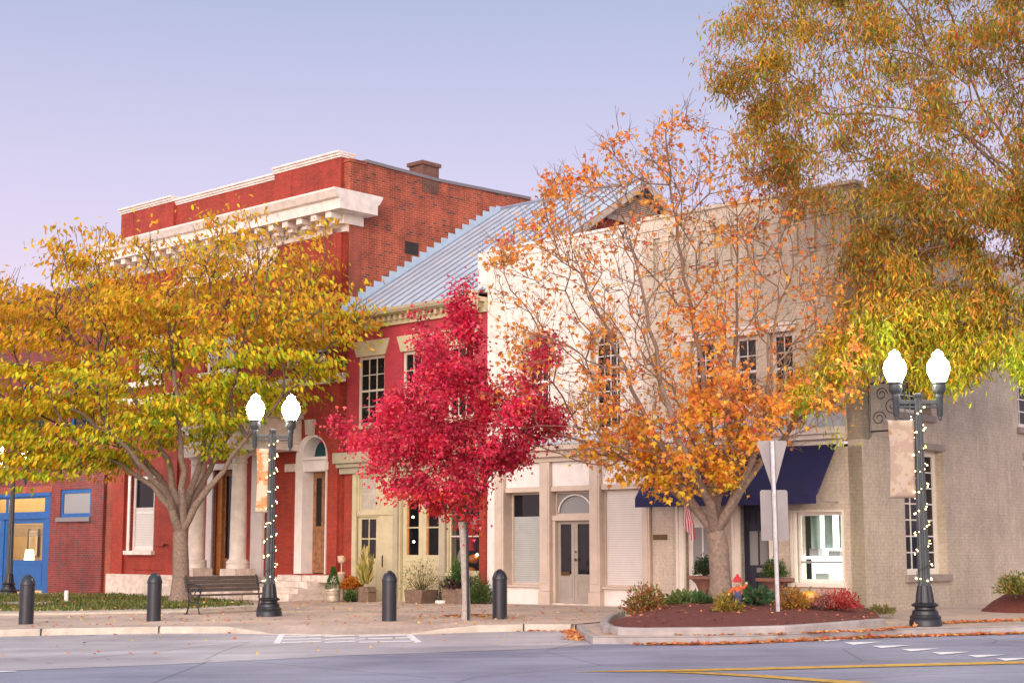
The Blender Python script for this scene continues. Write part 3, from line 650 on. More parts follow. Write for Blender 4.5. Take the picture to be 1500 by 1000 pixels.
boxes('portico_entablature', b, M['trim'], [(pe0, pe1, -1.32, -.003, cz1+.003, cz1+.22), (pe0-.03, pe1+.03, -1.36, -.003, cz1+.223, zen-.25), (pe0-.14, pe1+.14, -1.48, -.003, zen-.247, zen-.1), (pe0-.22, pe1+.22, -1.58, -.003, zen-.097, zen)], .015)
boxes('portico_pilaster', b, M['white'], [(U(371.5,760), U(388,760), -.12, -.003, Z(380,845), cz1), (U(370,760), U(389.5,760), -.16, -.003, ZG, Z(380,845)-.003)])
boxes('door_casing', b, M['white'], [(pd[0]-.30, pd[0], -.06, .1, pd[2], pd[3]+.2), (pd[1], pd[1]+.2, -.06, .1, pd[2], pd[3]+.2), (pd[0], pd[1], -.06, .1, pd[3]+.003, pd[3]+.2)])
dk = glazed_door(b, pd[0]+.25, pd[1]-.003, pd[2], pd[3], .25, M['wood'], (.2,.95), .08, name='entrance_door')
boxes('door_jamb', b, M['orangewood'], [(pd[0]+.003, pd[0]+.245, .15, .35, pd[2], pd[3])])
boxes('portico_step', b, M['stone'], [(c0-.9, c1+.9, -1.7, -.23, ZG, Z(320,851,-1.5)), (c0-1.2, c1+1.2, -2.1, -1.703, ZG, Z(320,858,-1.5)-.05)], .02)
# arched door
oo = arch(ad_[0]-.34, ad_[1]+.03, ad_[2], ad_[3]+.08, 18); ii = arch(ad_[0]+.004, ad_[1]-.004, ad_[2], ad_[3]-.004, 18)
m = archring(FB(), oo, ii, -.05, .45)
obj('arch_surround', m, M['white'], b)
au0, au1 = ad_[0]+.005, ad_[1]-.005; ztr = Z(460,690)
boxes('transom_bar', b, M['white'], [(au0-.02, au1, .0, .42, ztr, ztr+.34), (au0-.02, au1, -.08, .42, ztr+.343, ztr+.43)])
g = FB(); g.plate(arch(ad_[0]+.02, ad_[1]-.02, ztr+.43, ad_[3]-.03), .40, .41); obj('fanlight', g, M['glass_teal'], b)
um = (au0+au1)/2
for (p, q) in ((au0, um-.004), (um+.004, au1)):
    d = glazed_door(b, p, q, ad_[2]+.02, ztr-.003, .38, M['wood'], (.46,.94), .13, name='entrance_door'); tag(d, 'weathered wooden double door leaf')
m = FB(); zk0, zk1 = Z(453,637), Z(453,615); uk = (ad_[0]-.34+ad_[1]+.03)/2; m.plate([(uk-.15,zk0),(uk+.15,zk0),(uk+.21,zk1),(uk-.21,zk1)], -.16, -.051); obj('keystone', m, M['stone'], b, bevel=.012)
zi = Z(426,691); each('impost_block', b, M['stone'], [(U(420.5,686), ad_[0]-.343, -.1, -.002, zi, zi+.24), (ad_[1]+.033, U(484,684), -.1, -.002, zi, zi+.24)])
rr_ = random.Random(3); ust0, ust1 = U(434,855), U(480,855)
m = FB()
for k, (vv, zz) in enumerate(((-.55, ad_[2]-.02), (-.9, ad_[2]-.20), (-1.3, ad_[2]-.38), (-1.7, ad_[2]-.54))):
    u = ust0-.25-k*.1
    while u < ust1+(.75 if k < 1 else .1):
        wd_ = rr_.uniform(.4,.8); m.box(u, min(u+wd_-.015, ust1+(.95 if k < 1 else .25)), vv+rr_.uniform(-.04,.04), -.165, zz-.22, zz+rr_.uniform(-.02,.012)); u += wd_
obj('stone_steps', m, M['stone'], b, bevel=.025)
# side wall and chimney
pts = [sp(526,236,U_B1), sp(640,266,U_B1), sp(768,291,U_B1)]
vend = 17
m = FB(); m.plate([(0,ZG),(vend,ZG),(vend,pts[2][1]-.9),(pts[2][0]+.3,pts[2][1]),(pts[1][0],pts[1][1]),(.6,pts[0][1])]+[(.6,zct),(0,zct)], U_B1, U_B1-.4, 'x'); obj('side_wall', m, M['bank_side'], b)
m = FB()
for (p, q) in (((.63,pts[0][1]),pts[1]), (pts[1],(pts[2][0]+.3,pts[2][1]))):
    m.plate([(p[0],p[1]+.003),(q[0],q[1]+.003),(q[0],q[1]+.10),(p[0],p[1]+.10)], U_B1-.45, U_B1+.05, 'x')
obj('wall_coping', m, M['signback'], b)
boxes('corner_strip', b, M['orange_brick'], [(U_B1+.002, U_B1+.012, .0, .5, ZG, zcb)], 0)
vc, zc = sp(624,262,U_B1-.2); ch = boxes('chimney', b, M['chimney_brick'], [(U_B1-.6, U_B1+.02, vc-.36, vc+.36, zc-.5, zc+.38)], 0)
boxes('chimney_cap', ch, M['chimney_brick'], [(U_B1-.66, U_B1+.07, vc-.42, vc+.42, zc+.383, zc+.50)], 0)
vv_, zz_ = sp(603,364,U_B1); boxes('vent_hole', b, M['dark'], [(U_B1-.01, U_B1+.008, vv_-.28, vv_+.28, zz_-.2, zz_+.2)], 0)
boxes('left_side_wall', b, M['bank_side'], [(ub0-.001, ub0+.3, .5, vend, ZG, zct)], 0); boxes('flat_roof', b, M['flatroof'], [(ub0+.3, U_B1-.41, .5, vend, zct-.3, zct-.2)], 0)
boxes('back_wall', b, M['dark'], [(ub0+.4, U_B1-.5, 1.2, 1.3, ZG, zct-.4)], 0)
# ================================================================ BRICK OFFICE AT THE LEFT
uo1 = U(150,780); uo0 = U_B0-13.5
b = broot('brick_office', 'dark red brick office with blue painted storefront and lit room inside', 'building', uo0, uo1)
zot = Z(14,446)
X = lambda x: U(x, 790)
st = (X(-52), X(72), -.3, Z(36,722)); sw2 = px_rect(88,716,133,757)
upw = [(X(-60),X(-20)), (X(20),X(60)), (X(95),X(130))]; zu0, zu1 = Z(40,640), Z(40,540)
wall('front_wall', b, M['office_brick'], rect(uo0, uo1, ZG, zot), [rect(*st), rect(*sw2)]+[rect(a,c,zu0,zu1) for a,c in upw], 0, .4)
boxes('parapet_coping', b, M['flatroof'], [(uo0, uo1, -.08, .45, zot, zot+.14)]); boxes('soldier_course', b, M['orange_brick'], [(st[0]-.2, st[1]+.1, -.02, -.002, st[3], st[3]+.24)], 0)
boxes('corner_pier', b, M['orange_brick'], [(uo1+.003, U_B0-.004, .12, .5, ZG, zot-.4)], 0); boxes('flat_roof', b, M['flatroof'], [(uo0, uo1, .4, 14, zot-.6, zot-.5)], 0); boxes('right_wall', b, M['office_brick'], [(uo1-.3, uo1, .4, 14, ZG, zot-.02)], 0)
for a, c in upw:
    window(b, a, c, zu0, zu1, .1, 2, 2, M['blue'], fr=.1); boxes('window_sill', b, M['signback'], [(a-.1, c+.1, -.1, .1, zu0-.13, zu0-.003)])
window(b, sw2[0], sw2[1], sw2[2], sw2[3], .05, 1, 1, M['blue'], M['frost'], fr=.14, dep=.12); boxes('window_sill', b, M['signback'], [(sw2[0]-.12, sw2[1]+.06, -.1, .05, sw2[2]-.16, sw2[2]-.003)])
zt0, zt1_ = Z(36,752), Z(36,760); zdr = Z(36,763)
boxes('storefront_frame', b, M['blue'], [(st[0], st[1], -.02, .14, zt1_, zt0), (st[0], st[1], -.03, .14, st[3]-.14, st[3]-.003), (X(64), st[1]-.003, -.01, .14, st[2], st[3]-.143), (X(-1), X(5), .0, .14, st[2], zt1_-.003), (st[0], X(-44), .0, .14, st[2], st[3]-.143), (X(-44)+.003, X(-1)-.003, .0, .14, st[2], .45)], .01)
for (a, c) in ((X(-44)+.003, X(6)), (X(6)+.003, X(64)-.003)): window(b, a, c, zt0+.003, st[3]-.143, .05, 1, 1, M['blue'], M['clear'], fr=.06)
window(b, X(-44)+.003, X(-1)-.003, .453, zt1_-.003, .05, 1, 1, M['blue'], M['clear'], fr=.06)
d = glazed_door(b, X(5)+.003, X(64)-.003, -.12, zt1_-.003, .05, M['blue'], (.42,.94), .17, gm=M['clear'], panels=True); tag(d, 'blue door with one large pane onto the lit room')
M['roomwall'] = plain('tan room wall', (.60,.45,.24), .9, .1, 3); M['lampshade'] = emit('lit lampshade', (1,.80,.40), 2.5); M['glow_ceil'] = emit('glowing office ceiling', (1,.80,.48), 2.2)  # ceiling emission is added to brighten the room
m = FB(); m.box(st[0]-3, st[1]+.5, 3.0, 3.1, -.4, st[3]+.3); m.box(st[0]-3, st[1]+.5, .5, 3.0, -.4, -.3); m.box(st[0]-3.1, st[0]-3, .5, 3.0, -.4, st[3]+.3); m.box(st[1]+.5, st[1]+.6, .5, 3.0, -.4, st[3]+.3); rm = obj('room', m, M['roomwall'], b)
m = FB(); m.box(st[0]-3, st[1]+.5, .45, 3.0, st[3]+.2, st[3]+.3); obj('room_ceiling', m, M['glow_ceil'], rm)
u, z = fp(43,812,1.5); m = FB(); m.lathe([(.20,z-.2),(.15,z+.2)], (u,1.5,0), 16, cap=False); obj('desk_lamp', m, M['lampshade'], rm)
boxes('desk', rm, M['wood'], [(u-.9, u+.7, 1.1, 2.0, z-.62, z-.55), (u-.9, u+.7, 1.15, 1.2, -.3, z-.62)]); m = FB(); m.lathe([(.1,z-.55),(.12,z-.45),(.03,z-.38),(.03,z-.2)], (u,1.5,0), 10); obj('lamp_foot', m, M['brass'], rm)
u2, z2 = fp(50,795,2.95); boxes('wall_picture', rm, M['white'], [(u2-.35, u2+.35, 2.9, 2.97, z2-.5, z2+.5)]); boxes('picture_mount', rm, M['roomwall'], [(u2-.2, u2+.2, 2.88, 2.9, z2-.3, z2+.3)]); boxes('picture_frame', rm, M['brass'], [(u2-.42, u2-.36, 2.88, 2.97, z2-.56, z2+.56), (u2+.36, u2+.42, 2.88, 2.97, z2-.56, z2+.56)])
m = FB(); dg = d; H = zt1_+.12; g0, g1 = -.12+H*.42, -.12+H*.94
for k in range(9): z = g1-.06-k*.05; m.add([(X(8)+.17,.13,z-.012),(X(64)-.2,.13,z-.012),(X(64)-.2,.10,z+.012),(X(8)+.17,.10,z+.012)], [(0,1,2,3)])
obj('blind', m, M['curtain'], d)
# ---------------------------------------------------------------- ground
RD = -.13                                   # road level below the pavement
def asphalt(name, c, streak, crack=.5):
    m, N, L, b = newmat(name); v = coord(N)
    mp = N.new('ShaderNodeMapping'); mp.inputs['Scale'].default_value = (.09,.8,1); mp.inputs['Rotation'].default_value = (0,0,R(-6)); L.new(v, mp.inputs[0])
    n1 = noise(N, L, mp.outputs[0], 1.6, 8, .65); n2 = noise(N, L, v, 90, 3); n3 = noise(N, L, v, .35, 5)
    c1 = ramp(N, L, n1, [(.3,tuple(x*(1-streak) for x in c)),(.7,tuple(x*(1+streak) for x in c))])
    c2 = ramp(N, L, n2, [(.28,(.62,.62,.62)),(.5,(1,1,1)),(.74,(1.4,1.4,1.4))]); col = mix(N, L, 1.0, c1, c2, 'MULTIPLY')
    c3 = ramp(N, L, n3, [(.35,(.76,.76,.78)),(.62,(1.14,1.14,1.12))]); col = mix(N, L, 1.0, col, c3, 'MULTIPLY')
    vo = N.new('ShaderNodeTexVoronoi'); vo.feature = 'DISTANCE_TO_EDGE'; vo.inputs['Scale'].default_value = .28
    wv = mix(N, L, .12, v, N.new('ShaderNodeTexNoise').outputs[1]); L.new(wv, vo.inputs['Vector'])
    cr = ramp(N, L, vo.outputs[0], [(0,(crack,)*3),(.006,(1,1,1))]); col = mix(N, L, 1.0, col, cr, 'MULTIPLY')
    L.new(col, b.inputs['Base Color']); b.inputs['Roughness'].default_value = .62; bump(N, L, b, n2, .35, .006); return m
M['asphalt'] = asphalt('road asphalt', (.255,.265,.34), .22, .5); M['parking'] = asphalt('worn parking asphalt', (.42,.395,.41), .24, .5)
M['concrete'] = plain('kerb concrete', (.55,.475,.385), .8, .3, 2.5, bmp=.3); M['greyconc'] = plain('grey kerb concrete', (.37,.33,.315), .8, .3, 2.5, bmp=.3)
def pavers(name):
    m, N, L, b = newmat(name); v = coord(N); mp = N.new('ShaderNodeMapping'); mp.inputs['Rotation'].default_value = (0,0,R(43)); L.new(v, mp.inputs[0])
    t = N.new('ShaderNodeTexBrick'); L.new(mp.outputs[0], t.inputs[0])
    for k, x in (('Scale',1),('Brick Width',.21),('Row Height',.105),('Mortar Size',.006)): t.inputs[k].default_value = x
    t.inputs['Color1'].default_value = (.55,.445,.355,1); t.inputs['Color2'].default_value = (.46,.365,.29,1); t.inputs['Mortar'].default_value = (.33,.26,.23,1)
    n = noise(N, L, v, .7, 7); f = ramp(N, L, n, [(.35,(.8,.8,.82)),(.65,(1.25,1.18,1.12))]); col = mix(N, L, 1.0, t.outputs[0], f, 'MULTIPLY')
    L.new(col, b.inputs['Base Color']); b.inputs['Roughness'].default_value = .75; bump(N, L, b, t.outputs['Fac'], -.3, .01); return m
M['pavers'] = pavers('brick pavers')
M['mulch'] = plain('red brown mulch', (.15,.040,.030), .95, .5, 25, bmp=1, fine=70)
M['turf'] = plain('turf soil', (.10,.13,.04), .95, .4, 4)
M['wpaint'] = plain('white road paint', (.86,.85,.83), .7, .1, 9); M['ypaint'] = plain('yellow road paint', (.62,.36,.05), .7, .35, 9)
m = MB(); S = 900; m.quad((-S,-S,-S*GS+RD),(S,-S,S*GS+RD),(S,S,S*GS+RD),(-S,S,-S*GS+RD)); struct('road', m, M['asphalt'])
def gpoly(pts, dz): return [gp(x, y, dz) for x, y in pts]
def sheet(name, pts3, mat, lift=0, kind=True):
    m = MB(); f = tessellate_polygon([[Vector((p.x,p.y,0)) for p in pts3]]); m.add([(p.x,p.y,p.z+lift) for p in pts3], f); return struct(name, m, mat)
def resample(pts, step):
    out = [pts[0]]
    for a, b in zip(pts, pts[1:]):
        n = max(1, int((b-a).length/step)); out += [a.lerp(b, k/n) for k in range(1, n+1)]
    return out
# pavement in front of the left buildings: front edge as seen, dropped where the hatched bay meets it
edge_px = [(-420,927),(0,922),(120,919.5),(233,917.5),(333,917.3),(400,919),(500,920.5),(600,919),(700,915.5),(767,914),(836,914)]
edge = [gp(x, y, 0) for x, y in edge_px]; edge = resample(edge, .6)
def drop(p):
    px = 750+2250*p.x/p.y; t = min(1, max(0, (px-330)/60))*min(1, max(0, (680-px)/70)); return -.115*t*t*(3-2*t)
n = len(edge); bk = [FM @ Vector((u, .6, 0)) for u in np.linspace(U_B0-22, U_W1+2.5, n)]
m = MB(); rows = []
for i, p in enumerate(edge):
    q = bk[i]; d = (q-p).normalized(); dz = drop(p)
    rows.append([Vector((p.x,p.y,gz(p.x)+dz)), Vector((p+d*.16).to_tuple()[:2]+(gz(p.x)+dz,)), Vector((p+d*1.0).to_tuple()[:2]+(gz((p+d*1.0).x),)), Vector((q.x,q.y,gz(q.x)))])
for r in rows: m.v += r[1:]
for i in range(n-1):
    for k in range(2): m.f.append([i*3+k, (i+1)*3+k, (i+1)*3+k+1, i*3+k+1]); m.m.append(0)
struct('pavement', m, M['pavers'])
m = MB()
for i, r in enumerate(rows):
    f, g = r[0], r[1]; o = (f-g).normalized()*.02
    m.v += [Vector((f.x+o.x,f.y+o.y,gz(f.x)+RD-.05)), Vector((f.x+o.x*.3,f.y+o.y*.3,f.z-.02)), Vector((f.x-o.x,f.y-o.y,f.z+.004)), Vector((g.x,g.y,g.z+.004)), Vector((g.x,g.y,g.z-.1))]
for i in range(n-1):
    for k in range(4): m.f.append([i*5+k, (i+1)*5+k, (i+1)*5+k+1, i*5+k+1]); m.m.append(0)
struct('kerb', m, M['concrete'])
m = MB()
for x in (62, 237, 770): 
    p = min(range(n), key=lambda i: abs(750+2250*edge[i].x/edge[i].y-x)); a = rows[p][0]; m.box(a.x-.012, a.x+.012, a.y-.026, a.y+.15, a.z-.14, a.z+.0065)
struct('kerb_joint', m, M['dark'])
# kerbed corner on the right: low outer kerb, strip of paving, planter kerb
out_px = [(836,914.5),(846,926),(856,937),(868,942.5),(930,942.5),(1033,942),(1100,940.5),(1150,938.5),(1260,932.5),(1380,929),(1500,926),(1800,919)]
oe = resample([gp(x, y, RD) for x, y in out_px], .35)
bl = FM @ Vector((-6.2, .5, 0)); br = FM @ Vector((-.2, .3, 0)); br2 = FM @ Vector((.0, 14, 0)); fr_ = Vector((30, 46, 0))
m = MB(); lo = oe+[fr_, br2, br, bl]
f = tessellate_polygon([[Vector((p.x,p.y,0)) for p in lo]]); m.add([(p.x,p.y,gz(p.x)-.018) for p in lo], f); struct('corner_pavement', m, M['pavers'])
def kerb_strip(name, line, w, zb, zt, mat, inward):
    m = MB(); nn = len(line)
    for i, p in enumerate(line):
        a, b = line[max(i-1,0)], line[min(i+1,nn-1)]; t = (b-a); t.z = 0; t.normalize(); nrm = Vector((-t.y,t.x,0))*inward
        g = gz(p.x); q = p+nrm*w; h = p+nrm*.03
        m.v += [Vector((p.x,p.y,g+zb)), Vector((p.x+nrm.x*.008,p.y+nrm.y*.008,g+zt-.03)), Vector((h.x,h.y,g+zt)), Vector((q.x-nrm.x*.02,q.y-nrm.y*.02,g+zt)), Vector((q.x,q.y,g+zt-.02)), Vector((q.x,q.y,g+zb))]
    for i in range(nn-1):
        for k in range(5): m.f.append([i*6+k,(i+1)*6+k,(i+1)*6+k+1,i*6+k+1]); m.m.append(0)
    return struct(name, m, mat, smooth=False)
kerb_strip('corner_kerb', oe, .17, RD-.05, -.008, M['greyconc'], 1)
pl_px = [(905,903),(890,908),(880,914),(878,920),(884,926),(905,929.5),(940,930.2),(1045,929.5),(1150,926.8),(1220,922),(1297,915.5)]
pe = resample([gp(x, y, -.015) for x, y in pl_px], .3)
kerb_strip('planter_kerb', pe, .16, -.06, .11, M['greyconc'], 1)
# mulch mound
mul_px = [(893,908.5),(900,914),(930,920),(1045,919.5),(1150,915.5),(1230,911),(1296,906)]
mf = resample([gp(x, y, .09) for x, y in mul_px], .3); back = [FM @ Vector((u, -.03, 0)) for u in np.linspace(-4.9, -.1, len(mf))]
m = MB(); K = 9; hr = np.random.default_rng(5)
def mound_z(p, t, s): return gz(p.x)+.06+.30*math.sin(math.pi*min(1,t*.62+.0))**1.0*min(1,.25+1.6*math.sin(math.pi*s))
for i in range(len(mf)):
    for k in range(K+1):
        t = k/K; p = mf[i].lerp(back[i], t); s = i/(len(mf)-1); m.v.append(Vector((p.x,p.y,mound_z(p,t,s)+hr.uniform(-.02,.02))))
for i in range(len(mf)-1):
    for k in range(K): m.f.append([i*(K+1)+k,(i+1)*(K+1)+k,(i+1)*(K+1)+k+1,i*(K+1)+k+1]); m.m.append(0)
tag(obj('mulch_bed', m, M['mulch'], smooth=True, origin=Matrix.Identity(4)), kind='structure')
def mulch_at(px, py, t=.4): return gp(px, py, .06+.28*t)
m = MB(); c = gp(1508, 893, 0); m.add([(c.x+1.0*math.cos(a)*q, c.y+1.1*math.sin(a)*q, gz(c.x)-.02+.52*(1-q**1.6)+hr.uniform(-.02,.02)) for q in (.05,.25,.5,.75,.92,1) for a in np.linspace(0,2*math.pi,20,endpoint=False)], [(j*20+k,j*20+(k+1)%20,(j+1)*20+(k+1)%20,(j+1)*20+k) for j in range(5) for k in range(20)]); tag(obj('mulch_mound', m, M['mulch'], smooth=True, origin=Matrix.Identity(4)), kind='structure')
c = gp(690, 901, 0); m = MB(); m.add([(c.x,c.y,gz(c.x)+.04)]+[(c.x+.62*math.cos(a), c.y+.62*math.sin(a), gz(c.x)+.006) for a in np.linspace(0,2*math.pi,24,endpoint=False)], [(0,1+k,1+(k+1)%24) for k in range(24)]); tag(obj('tree_pit', m, M['mulch'], origin=Matrix.Identity(4)), kind='structure')
# grass strip with low kerb at the left
gr_px = [(-60,897),(0,896.5),(140,895),(270,892.5),(372,886.5),(350,882),(290,877),(170,871.5),(0,872),(-60,872)]
gl = gpoly(gr_px, .03); tp = sheet('turf', gl, M['turf'])
m = MB(); fe = resample([gp(x, y, 0) for x, y in [(-60,902),(0,901),(140,899),(275,896),(384,889)]], .5); be = resample([gp(x, y, 0) for x, y in [(-60,897),(0,896.5),(140,895),(270,892.5),(372,886.5)]], .5)
k_n = min(len(fe), len(be)); fe = [fe[int(i*(len(fe)-1)/(k_n-1))] for i in range(k_n)]; be = [be[int(i*(len(be)-1)/(k_n-1))] for i in range(k_n)]
for a, c in zip(fe, be): m.v += [Vector((a.x,a.y,gz(a.x)-.02)), Vector((a.x,a.y,gz(a.x)+.045)), Vector((c.x,c.y,gz(c.x)+.05))]
for i in range(k_n-1):
    for k in range(2): m.f.append([i*3+k,(i+1)*3+k,(i+1)*3+k+1,i*3+k+1]); m.m.append(0)
struct('lawn_edging', m, M['concrete'])
# parking lane and markings
pk = gpoly([(-420,931),(0,930),(120,927.5),(233,925),(400,923),(600,923),(767,923),(836,923),(862,942),(868,945),(800,949.5),(650,955),(500,960),(400,965.5),(233,973.5),(0,982.5),(-420,996)], RD)
sheet('parking_lane', pk, M['parking'], .004)
def mark(name, pts, mat): 
    return sheet(name, gpoly(pts, RD), mat, .009)
mark('bay_marking', [(400,942.5),(410,942.5),(420,923.6),(412,923.6)], M['wpaint']); mark('bay_marking', [(607,941.5),(618,940.6),(596,923.3),(586,923.3)], M['wpaint'])
for k, (a, c) in enumerate(((928.5,927),(932,930.5),(936,934.5),(940.3,939.5))):
    for (x0, x1) in ((418-k*2,470),(476,520),(526,596+k*3)):
        yy = lambda x: a+(c-a)*(x-410)/200
        mark('bay_marking', [(x0,yy(x0)),(x1,yy(x1)-1.4),(x1,yy(x1)+.1),(x0,yy(x0)+1.4)], M['wpaint'])
mark('yellow_line', [(835,984),(900,982.6),(1100,978.3),(1260,974),(1500,968.3),(1700,962),(1700,965),(1500,972),(1260,977.6),(1100,981.5),(950,984),(900,984)], M['ypaint'])
mark('yellow_line', [(960,984.5),(1020,984),(1130,989.5),(1260,998.5),(1400,1012),(1370,1012),(1235,1001),(1110,992),(1020,986.5)], M['ypaint'])
mark('white_line', [(-300,989),(0,983),(24,982.6),(24,983.6),(0,984.6),(-300,991)], M['wpaint'])
for x, y in ((1222,937),(1262,941.8),(1303,946.8),(1346,951.6),(1391,956.4),(1443,960.6),(1485,965.4),(1530,970)):
    mark('yield_marking', [(x-26,y-1.0),(x+30,y-1.8),(x-12,y+2.6)], M['wpaint'])
c = gp(35, 885, .05); m = MB(); m.box(c.x-.55, c.x+.75, c.y-.3, c.y+.5, c.z-.05, c.z+.06); tag(obj('stone_slab', m, M['greyconc'], bevel=.02), 'pale flat stone slab lying in the grass behind the leftmost bollard', 'slab')
# ---------------------------------------------------------------- street lamps
M['globe'] = emit('lit acorn globe', (1,.92,.76), 40); M['fairy'] = emit('fairy bulb', (1,.70,.34), 4.5)
def banner_mat(name, base, c2, c3, seed):
    m, N, L, b = newmat(name); v = coord(N); mp = N.new('ShaderNodeMapping'); mp.inputs['Location'].default_value = (seed,0,seed); L.new(v, mp.inputs[0])
    s = N.new('ShaderNodeSeparateXYZ'); L.new(v, s.inputs[0])
    n = noise(N, L, mp.outputs[0], 3.2, 4); n2 = noise(N, L, mp.outputs[0], 9, 5)
    f = ramp(N, L, n, [(.50,(0,0,0)),(.53,(1,1,1))]); col = mix(N, L, f, base, c2)
    f2 = ramp(N, L, n2, [(.585,(0,0,0)),(.62,(1,1,1))]); g = mix(N, L, 1.0, f, f2, 'MULTIPLY'); col = mix(N, L, g, col, c3)
    L.new(col, b.inputs['Base Color']); b.inputs['Roughness'].default_value = .85; return m
M['banner_tan'] = banner_mat('tan banner cloth', (.36,.265,.20), (.43,.34,.26), (.34,.20,.08), 2.0); M['banner_leaf'] = banner_mat('leafy banner cloth', (.56,.47,.33), (.50,.27,.11), (.50,.06,.04), 7.0)
def lamp(px, py, dz, scale_px, rot, label):
    p = gp(px, py, dz); Hs = 1.0
    t = thing('street_lamp', label, 'street lamp', at(p, rot), 'twin globe street lamps along the pavement'); W = WM[t.name]
    def q(): return MB(W)
    m = q(); m.lathe([(.285,0),(.285,.10),(.27,.12),(.28,.17),(.235,.21),(.225,.27),(.185,.30),(.18,.335),(.235,.36),(.24,.385),(.18,.42)], n=32); m.lathe([(.165,.42),(.15,.55),(.13,.68),(.12,.72)], n=48, flute=12, fl_amp=.05); obj('base', m, M['iron'], t, smooth=True)
    m = q(); m.lathe([(.105,.72),(.085,2.4),(.066,4.12)], n=48, flute=10, fl_amp=.10); m.lathe([(.075,4.12),(.085,4.15),(.085,4.19),(.03,4.21)], n=16); obj('pole', m, M['lampgrey'], t, smooth=True)
    m = q(); m.box(-.40,.40,-.035,.035,4.00,4.075); m.box(-.40,.40,-.022,.022,3.93,3.975); obj('crossarm', m, M['lampgrey'], t, bevel=.01)
    for sx in (-.40, .40):
        m = q(); m.lathe([(.005,3.70),(.035,3.73),(.03,3.76),(.055,3.80),(.06,4.10),(.075,4.13),(.07,4.18),(.10,4.22),(.125,4.26),(.115,4.36),(.135,4.38),(.135,4.41)], (sx,0,0), 20); obj('lamp_holder', m, M['lampgrey'], t, smooth=True)
        m = q(); m.lathe([(.115,4.413),(.155,4.49),(.192,4.58),(.205,4.67),(.19,4.755),(.145,4.83),(.105,4.865),(.098,4.90),(.092,4.94),(.065,4.97),(.03,4.985),(.018,5.005),(.001,5.01)], (sx,0,0), 24); obj('globe', m, M['globe'], t, smooth=True)
    return t
LP = [lamp(1356, 916.5, -.02, 83.4, R(0), 'tallest lit twin globe lamp on the corner kerb in front of the tan side wall'),
      lamp(394, 902, 0, 64.8, R(8), 'lit twin globe lamp at the end of the bench, in front of the columned bank'),
      lamp(12, 871, .05, 51, R(20), 'twin globe lamp before the blue storefront, its globes half hidden by yellow leaves')]
def lights(t, label, n, z0, z1, seed):
    W = WM[t.name]; s = thing('string_lights', label, 'string lights', W, 'fairy lights wound round lamp posts'); r = random.Random(seed)
    pts = []; turns = 9
    for k in range(200):
        f = k/199; z = z0+(z1-z0)*f; rr = .118-.035*(z-.7)/3.4+.012; a = 2*math.pi*turns*f; pts.append((rr*math.cos(a), rr*math.sin(a), z))
    m = MB(W); m.tube(pts, .006, 4); obj('cable', m, M['wire'], s)
    m = MB(W); x, y, z = pts[0]
    m.ball(W.translation*0, .0135, 8, 6); o = obj('bulb', m, M['fairy'], s); me = o.data
    co = np.array([v.co for v in me.vertices]) if False else None
    first = True
    for k in range(n):
        i = min(199, int(200*(k+.5)/n)+r.randint(-1,1)); p = Vector(pts[i])
        if k < 8: p = Vector((.125*math.cos(k*.8), .125*math.sin(k*.8), z0+r.uniform(-.02,.08)))
        q = o if first else o.copy()
        if not first: COL.objects.link(q); q.parent = s
        first = False; d = Vector((p.x,p.y,0)).normalized()
        q.scale = (r.uniform(.65,1.25),)*3; q.location = (p.x+d.x*.02+r.uniform(-.015,.015), p.y+d.y*.02+r.uniform(-.015,.015), p.z+r.uniform(-.03,.03))
    return s
lights(LP[0], 'warm fairy lights wound round the tall corner lamp post', 84, .78, 3.95, 1); lights(LP[1], 'warm fairy lights wound round the lamp post beside the bench', 84, .78, 3.95, 2)
def banner(t, label, mat, w, z0, z1, x1, seed):
    W = WM[t.name]; s = thing('banner', label, 'banner', W, 'cloth banners on the lamp posts')
    m = MB(W); m.tube([(-.02,-.0,z1),(x1-w-.03,0,z1)], .016, 8); obj('rod', m, M['signback'], s, smooth=True); m = MB(W); m.tube([(-.02,0,z0),(x1-w-.03,0,z0)], .010, 8); obj('rod', m, M['signback'], s, smooth=True)
    m = MB(W); nx, nz = 10, 22; r = random.Random(seed)
    for j in range(nz+1):
        for i in range(nx+1):
            f, g = i/nx, j/nz; bow = math.sin(math.pi*g)*.02*math.sin(3+5*f+2*g); narrow = .03*math.sin(math.pi*g)*f
            m.v.append(W @ Vector((x1-w*f+narrow, -.02+bow, z0+(z1-z0)*g)))
    for j in range(nz):
        for i in range(nx): a = j*(nx+1)+i; m.f.append([a,a+1,a+nx+2,a+nx+1]); m.m.append(0)
    o = obj('cloth', m, mat, s, smooth=True); sm = o.modifiers.new('solid','SOLIDIFY'); sm.thickness = .004
    return s
banner(LP[0], 'plain tan cloth banner on the tall corner lamp', M['banner_tan'], .47, 2.30, 3.70, -.10, 1); banner(LP[1], 'leaf patterned narrow banner on the lamp beside the bench', M['banner_leaf'], .28, 2.32, 3.75, -.08, 2)
